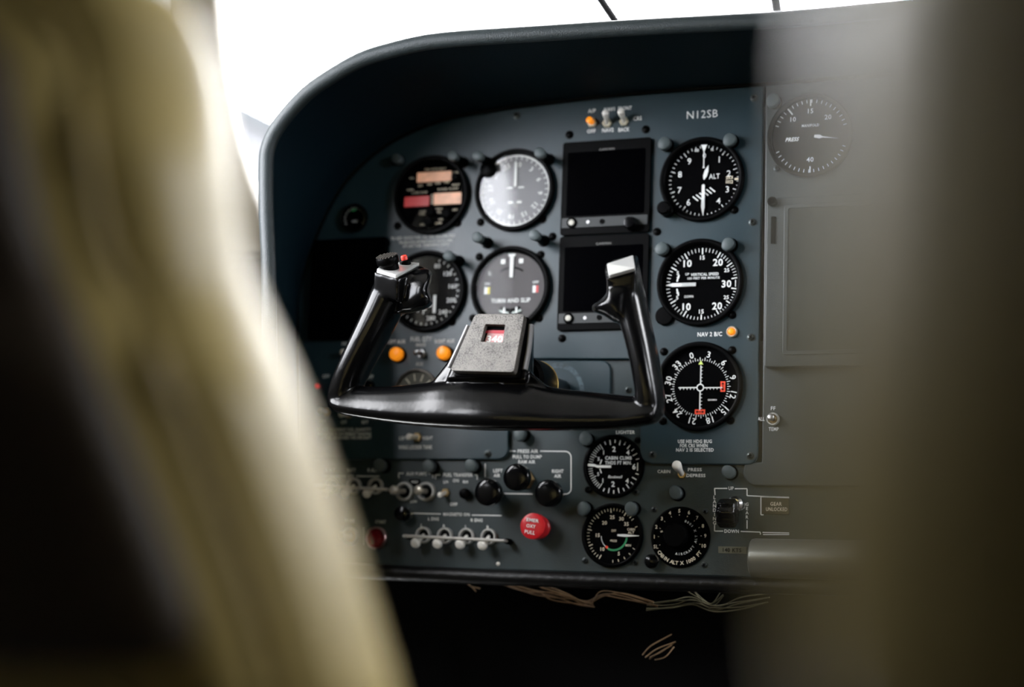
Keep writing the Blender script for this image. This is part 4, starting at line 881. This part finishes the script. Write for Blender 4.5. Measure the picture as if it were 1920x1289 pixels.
# grip caps
bm = bmesh.new(); P_ = [pp(706, 508, -.191), pp(744, 519, -.193), pp(787, 496, -.156), pp(724, 494, -.160)]
n1 = quad_plate(bm, P_, .0016); o = bevel(finish(bm, 'cap_plate', PLATEM, yk, smooth=False), .0012, 3)
bm = bmesh.new(); b0 = pp(731, 509, -.180)
ax = V(-.05, -.45, .85).normalized()
lathe(bm, [(.0088, -.004), (.0088, .006), (.0100, .0075), (.0103, .0125), (.0095, .0140), (0, .0145)], b0, 28, axis=ax); sw = finish(bm, 'trim_switch', BLK, yk)
bm = bmesh.new(); q = V(0, 0, 1).rotation_difference(ax)
for k in range(-3, 4):
    wdt = math.sqrt(max(0, .0093 ** 2 - (k * .0026) ** 2)); a_ = b0 + ax * .0146 + q @ V(k * .0026, -wdt, 0); c_ = b0 + ax * .0146 + q @ V(k * .0026, wdt, 0)
    sweep(bm, [a_, (a_ + c_) / 2, c_], .0007, 8)
finish(bm, 'ridge', mat('worn switch ridge', (.10, .09, .08), .4), sw)
b1 = pp(760, 494, -.165)
bm = bmesh.new(); lathe(bm, [(.0052, -.003), (.0052, .0025), (.0042, .0035), (0, .0035)], b1, 24, axis=ax); bb = finish(bm, 'button_collar', BLK, yk)
bm = bmesh.new(); lathe(bm, [(.0030, .003), (.0030, .0065), (.0024, .0074), (0, .0076)], b1, 20, axis=ax); finish(bm, 'push_button', REDB, bb)
bm = bmesh.new(); P_ = [pp(1138, 497, -.184), pp(1187, 481, -.173), pp(1191, 505, -.188), pp(1142, 519, -.192)]
quad_plate(bm, P_, .0016); bevel(finish(bm, 'cap_plate', PLATEM, yk, smooth=False), .0010, 3)
# centre pad with a window and the badge
O_, U_ = pp(847, 696, -.197), None
e1 = (pp(966, 699, -.197) - O_); e2 = (pp(905, 591, -.186) - pp(906, 697, -.197)); up_ = e2.normalized(); rt = e1.normalized(); nr = rt.cross(up_).normalized()
if nr.y > 0: nr = -nr
def padp(u, v, hgt=0.0):   # photo pixel on the pad plane
    d = ROT @ Vector(((u - 960) / FPX, 1, -(v - 644.5) / FPX)); t_ = (O_ - CAM).dot(nr) / d.dot(nr); return CAM + d * t_ + nr * hgt
def to_pad(q): d = q - O_; return (d.dot(rt), d.dot(nr.cross(rt) if (nr.cross(rt)).z > 0 else -nr.cross(rt)))
up2 = nr.cross(rt); up2 = up2 if up2.z > 0 else -up2
def rounded(pts, r, n=4):
    out = []
    m = len(pts)
    for i in range(m):
        a, b, c_ = Vector(pts[i - 1]), Vector(pts[i]), Vector(pts[(i + 1) % m]); p0 = b + (a - b).normalized() * r; p1 = b + (c_ - b).normalized() * r
        for k in range(n + 1):
            t_ = k / n; out.append(tuple(p0 * (1 - t_) ** 2 + b * 2 * t_ * (1 - t_) + p1 * t_ ** 2))
    return out
def pad_prism(bm, px_pts, h0, h1, r=.002, holes=()):
    pts = rounded([to_pad(padp(*q)) for q in px_pts], r); hs = [rounded([to_pad(padp(*q)) for q in h_], .0008) for h_ in holes]
    prism(bm, pts, h0, h1, hs)
    for v in bm.verts: v.co = O_ + rt * v.co.x + up2 * v.co.z + nr * (-v.co.y)
bm = bmesh.new(); pad_prism(bm, [(846, 697), (965, 700), (985, 591), (893, 591)], -.0025, .0055, .0035, [[(903, 643), (944, 644), (949, 611), (912, 610)]])
pad = bevel(finish(bm, 'centre_pad', PADM, yk, smooth=False), .0016, 3, 60)
pad.data.materials.append(BLKM)
bm = bmesh.new(); pad_prism(bm, [(845, 702), (967, 705), (989, 590), (890, 590)], .0054, .0105, .003); bevel(finish(bm, 'pad_base', BLK, yk, smooth=False), .001)
bm = bmesh.new(); pad_prism(bm, [(902, 646), (946, 647), (950, 609), (911, 608)], .0030, .0052, .0005); finish(bm, 'badge_recess', BLKM, pad, smooth=False)
bm = bmesh.new(); pad_prism(bm, [(905, 645), (942, 646), (946, 620), (914, 619)], .0024, .0029, .0012); bd = finish(bm, 'badge', mat('pink badge', (.62, .30, .30), .3, coat=.5, var=.2, vscale=60), pad, smooth=False)
bm = bmesh.new(); write(bm, '340', 0, 0, .0062, 0, 0, .05, width=.0150); cc = padp(926, 634)
for v in bm.verts: v.co = cc + rt * v.co.x + up2 * v.co.z - nr * .0022
finish(bm, 'lettering', WHT, bd, smooth=False)
bm = bmesh.new(); pad_prism(bm, [(906, 623), (945, 624), (946, 618), (912, 618)], .0020, .0024, .0004); finish(bm, 'badge_stripe', mat('red stripe', (.50, .03, .05), .4), bd, smooth=False)
# pale strips painted as the highlight lines along the hub edges
EDGE_LIGHT = mat('edge highlight grey', (.30, .30, .31), .35, bump=.2, bscale=200)
for pts in ([pp(879, 612, -.1775), pp(862, 650, -.1805), pp(843, 690, -.1835)], [pp(996, 610, -.1770), pp(992, 650, -.1800), pp(984, 694, -.184)]):
    bm = bmesh.new(); sweep(bm, catmull(pts, 5), [(.0034, .0024)] * 11, 12); finish(bm, 'edge_highlight', EDGE_LIGHT, yk)
# shaft and collar
bm = bmesh.new(); hubc = pp(945, 690, -.12); base = pp(1043, 740, .002)
hc = V(base.x, -.12, base.z); lathe(bm, [(.0155, 0), (.0155, .12)], (base.x, .002, base.z), 40); finish(bm, 'shaft', mat('dark shaft', (.02, .02, .022), .3, metal=.8), yk)
bm = bmesh.new(); lathe(bm, [(.0155, .060), (.0225, .060), (.0235, .062), (.0235, .100), (.020, .103), (.0155, .103)], (base.x, .002, base.z), 48); finish(bm, 'collar', BLK, yk)
bm = bmesh.new(); lathe(bm, [(.0232, .0605), (.0240, .0612), (.0240, .0620), (.0232, .0625)], (base.x, .002, base.z), 48); finish(bm, 'gold_rim', mat('gold rim', (.62, .42, .14), .3, metal=1), yk)

# ------------------------------------------------------------------ wires under the panel
def wire(pts, r, m, Yv=.03):
    q = [pp(u + random.uniform(-5, 5), v + random.uniform(-4.5, 4.5), Yv + random.uniform(-.006, .006)) for u, v in pts]; bm = bmesh.new(); sweep(bm, catmull(q, 6), r * .7, 8)
    return tag(finish(bm, 'wire', m), 'thin tan wire in the loose loom hanging below the panel', 'wire', 'wires hanging below the panel')
for k in range(5): wire([(940 + 6 * k, 1092 + k), (990 + 5 * k, 1106 + 2.0 * k), (1040, 1114 + 2.4 * k), (1085, 1126 + 2 * k), (1110, 1133 + k)], .0009, WIRE)
for k in range(4): wire([(1015, 1096 + 3 * k), (1060, 1112 + 3 * k), (1100, 1128 + 2 * k), (1130, 1112 + 3 * k), (1170, 1114 + 3 * k), (1230, 1132 + k)], .0009, WIRE)
for k in range(5): wire([(1215, 1136 + 2 * k), (1260, 1124 + 4 * k), (1300, 1118 + 5 * k), (1340, 1136 + 3 * k), (1385, 1124 + 5 * k), (1440, 1118 + 3 * k)], .0009, WIREW)
for k in range(3): wire([(1290 + 5 * k, 1108), (1320, 1122 + 4 * k), (1335, 1130 + 2 * k), (1352, 1112 + 4 * k)], .0008, WIREW)
for k in range(5): wire([(1200 + 7 * k, 1226 + 4 * k), (1225 + 5 * k, 1212 + 4 * k), (1262 + 1 * k, 1194 + 6 * k)], .0009, WIRE, .05)
for k in range(2): wire([(872 + 8 * k, 1094), (880, 1098 + 2 * k), (896, 1106 - 3 * k)], .0009, WIRE)

# ------------------------------------------------------------------ seats
def seat(label, path, depf, wdir, thick, width, shell, flank=1.0):
    """path: photo pixels of the silhouette edge, from the top; depf: distance from the camera for each; wdir: +1 the seat spreads right of the edge; shell: where the shade-coloured rear begins"""
    t = thing('pilot_seat' if wdir < 0 else 'copilot_seat', label, 'seat')
    prof = [(.00, .30), (.004, .60), (.014, .80), (.028, .92), (.042, .97), (.052, .955), (.060, .975), (.085, 1.0), (.14, 1.01)]
    bm = bmesh.new(); g = []
    for (u, v), dep, sh in zip(path, depf, shell):
        e = at_depth(u, v, dep); kk = sh / .065
        row = []
        # outline in plan, starting at the front, round the edge, and across the rear
        pl = [(.16, .55), (.115, .50), (.075, .42), (.044, .30), (.020, .18), (.004, .06), (.010 * kk * flank, -.06), (.024 * kk * flank, -.20), (.040 * kk * (.5 + .5 * flank), -.30), (.048 * kk, -.31), (.054 * kk, -.355), (.075 * kk, -.43), (.10 * kk, -.46), (.16, -.47), (.26, -.48), (width, -.47), (width, .55)]
        for a, b in pl: row.append(V(e.x + wdir * a, e.y + b * thick, e.z))
        g.append([bm.verts.new(q) for q in row])
    for a, b in zip(g, g[1:]):
        for k in range(len(a)): bm.faces.new((a[k], a[(k + 1) % len(a)], b[(k + 1) % len(a)], b[k]))
    bm.faces.new(g[0]); bm.faces.new(g[-1][::-1])
    o = finish(bm, 'seat_back', LEATH, t, angle=80); s = o.modifiers.new('sub', 'SUBSURF'); s.levels = 2; s.render_levels = 2
    # panel over the back, coloured dark for its unlit rear
    bm = bmesh.new(); g = []
    for (u, v), dep, sh in zip(path[2:-1], depf[2:-1], shell[2:-1]):
        e = at_depth(u, v, dep); g.append([bm.verts.new(V(e.x + wdir * a, e.y + b * thick, e.z)) for a, b in ((sh, -.36), (sh + .001, -.46), (sh + .016, -.60), (width - .10, -.60), (width - .09, -.53), (width - .09, -.40))])
    for a, b in zip(g, g[1:]):
        for k in range(len(a)): bm.faces.new((a[k], a[(k + 1) % len(a)], b[(k + 1) % len(a)], b[k]))
    bm.faces.new(g[0]); bm.faces.new(g[-1][::-1])
    o = finish(bm, 'shaded_rear', LEATHB, t, angle=80); s = o.modifiers.new('sub', 'SUBSURF'); s.levels = 1; s.render_levels = 1
    # piping along the seam
    bm = bmesh.new(); pts = []
    for (u, v), dep, sh in zip(path, depf, shell):
        e = at_depth(u, v, dep); pts.append(V(e.x + wdir * .050 * sh / .065, e.y - .335 * thick, e.z))
    sweep(bm, catmull(pts, 5), .0028, 10); finish(bm, 'piping', LEATH, t)
    return t
seat('beige leather pilot seat back, blurred along the left of the picture',
     [(346, -60), (374, 20), (410, 90), (434, 180), (444, 300), (460, 430), (484, 530), (528, 620), (572, 720), (612, 830), (648, 940), (688, 1060), (724, 1180), (756, 1289), (800, 1440)], [.70] * 4 + [.68] * 4 + [.66] * 7, -1, .150, .46, [.075, .065, .056, .050, .046, .044, .044, .042, .042, .040, .038, .036, .034, .034, .034], .6)
seat('beige leather copilot seat back, nearest and most blurred, at the right of the picture',
     [(1478, -160), (1468, 0), (1460, 200), (1450, 400), (1432, 600), (1412, 800), (1404, 1000), (1408, 1150), (1426, 1300), (1446, 1500)], [.27] * 10, 1, .10, .46, [.060] * 10)
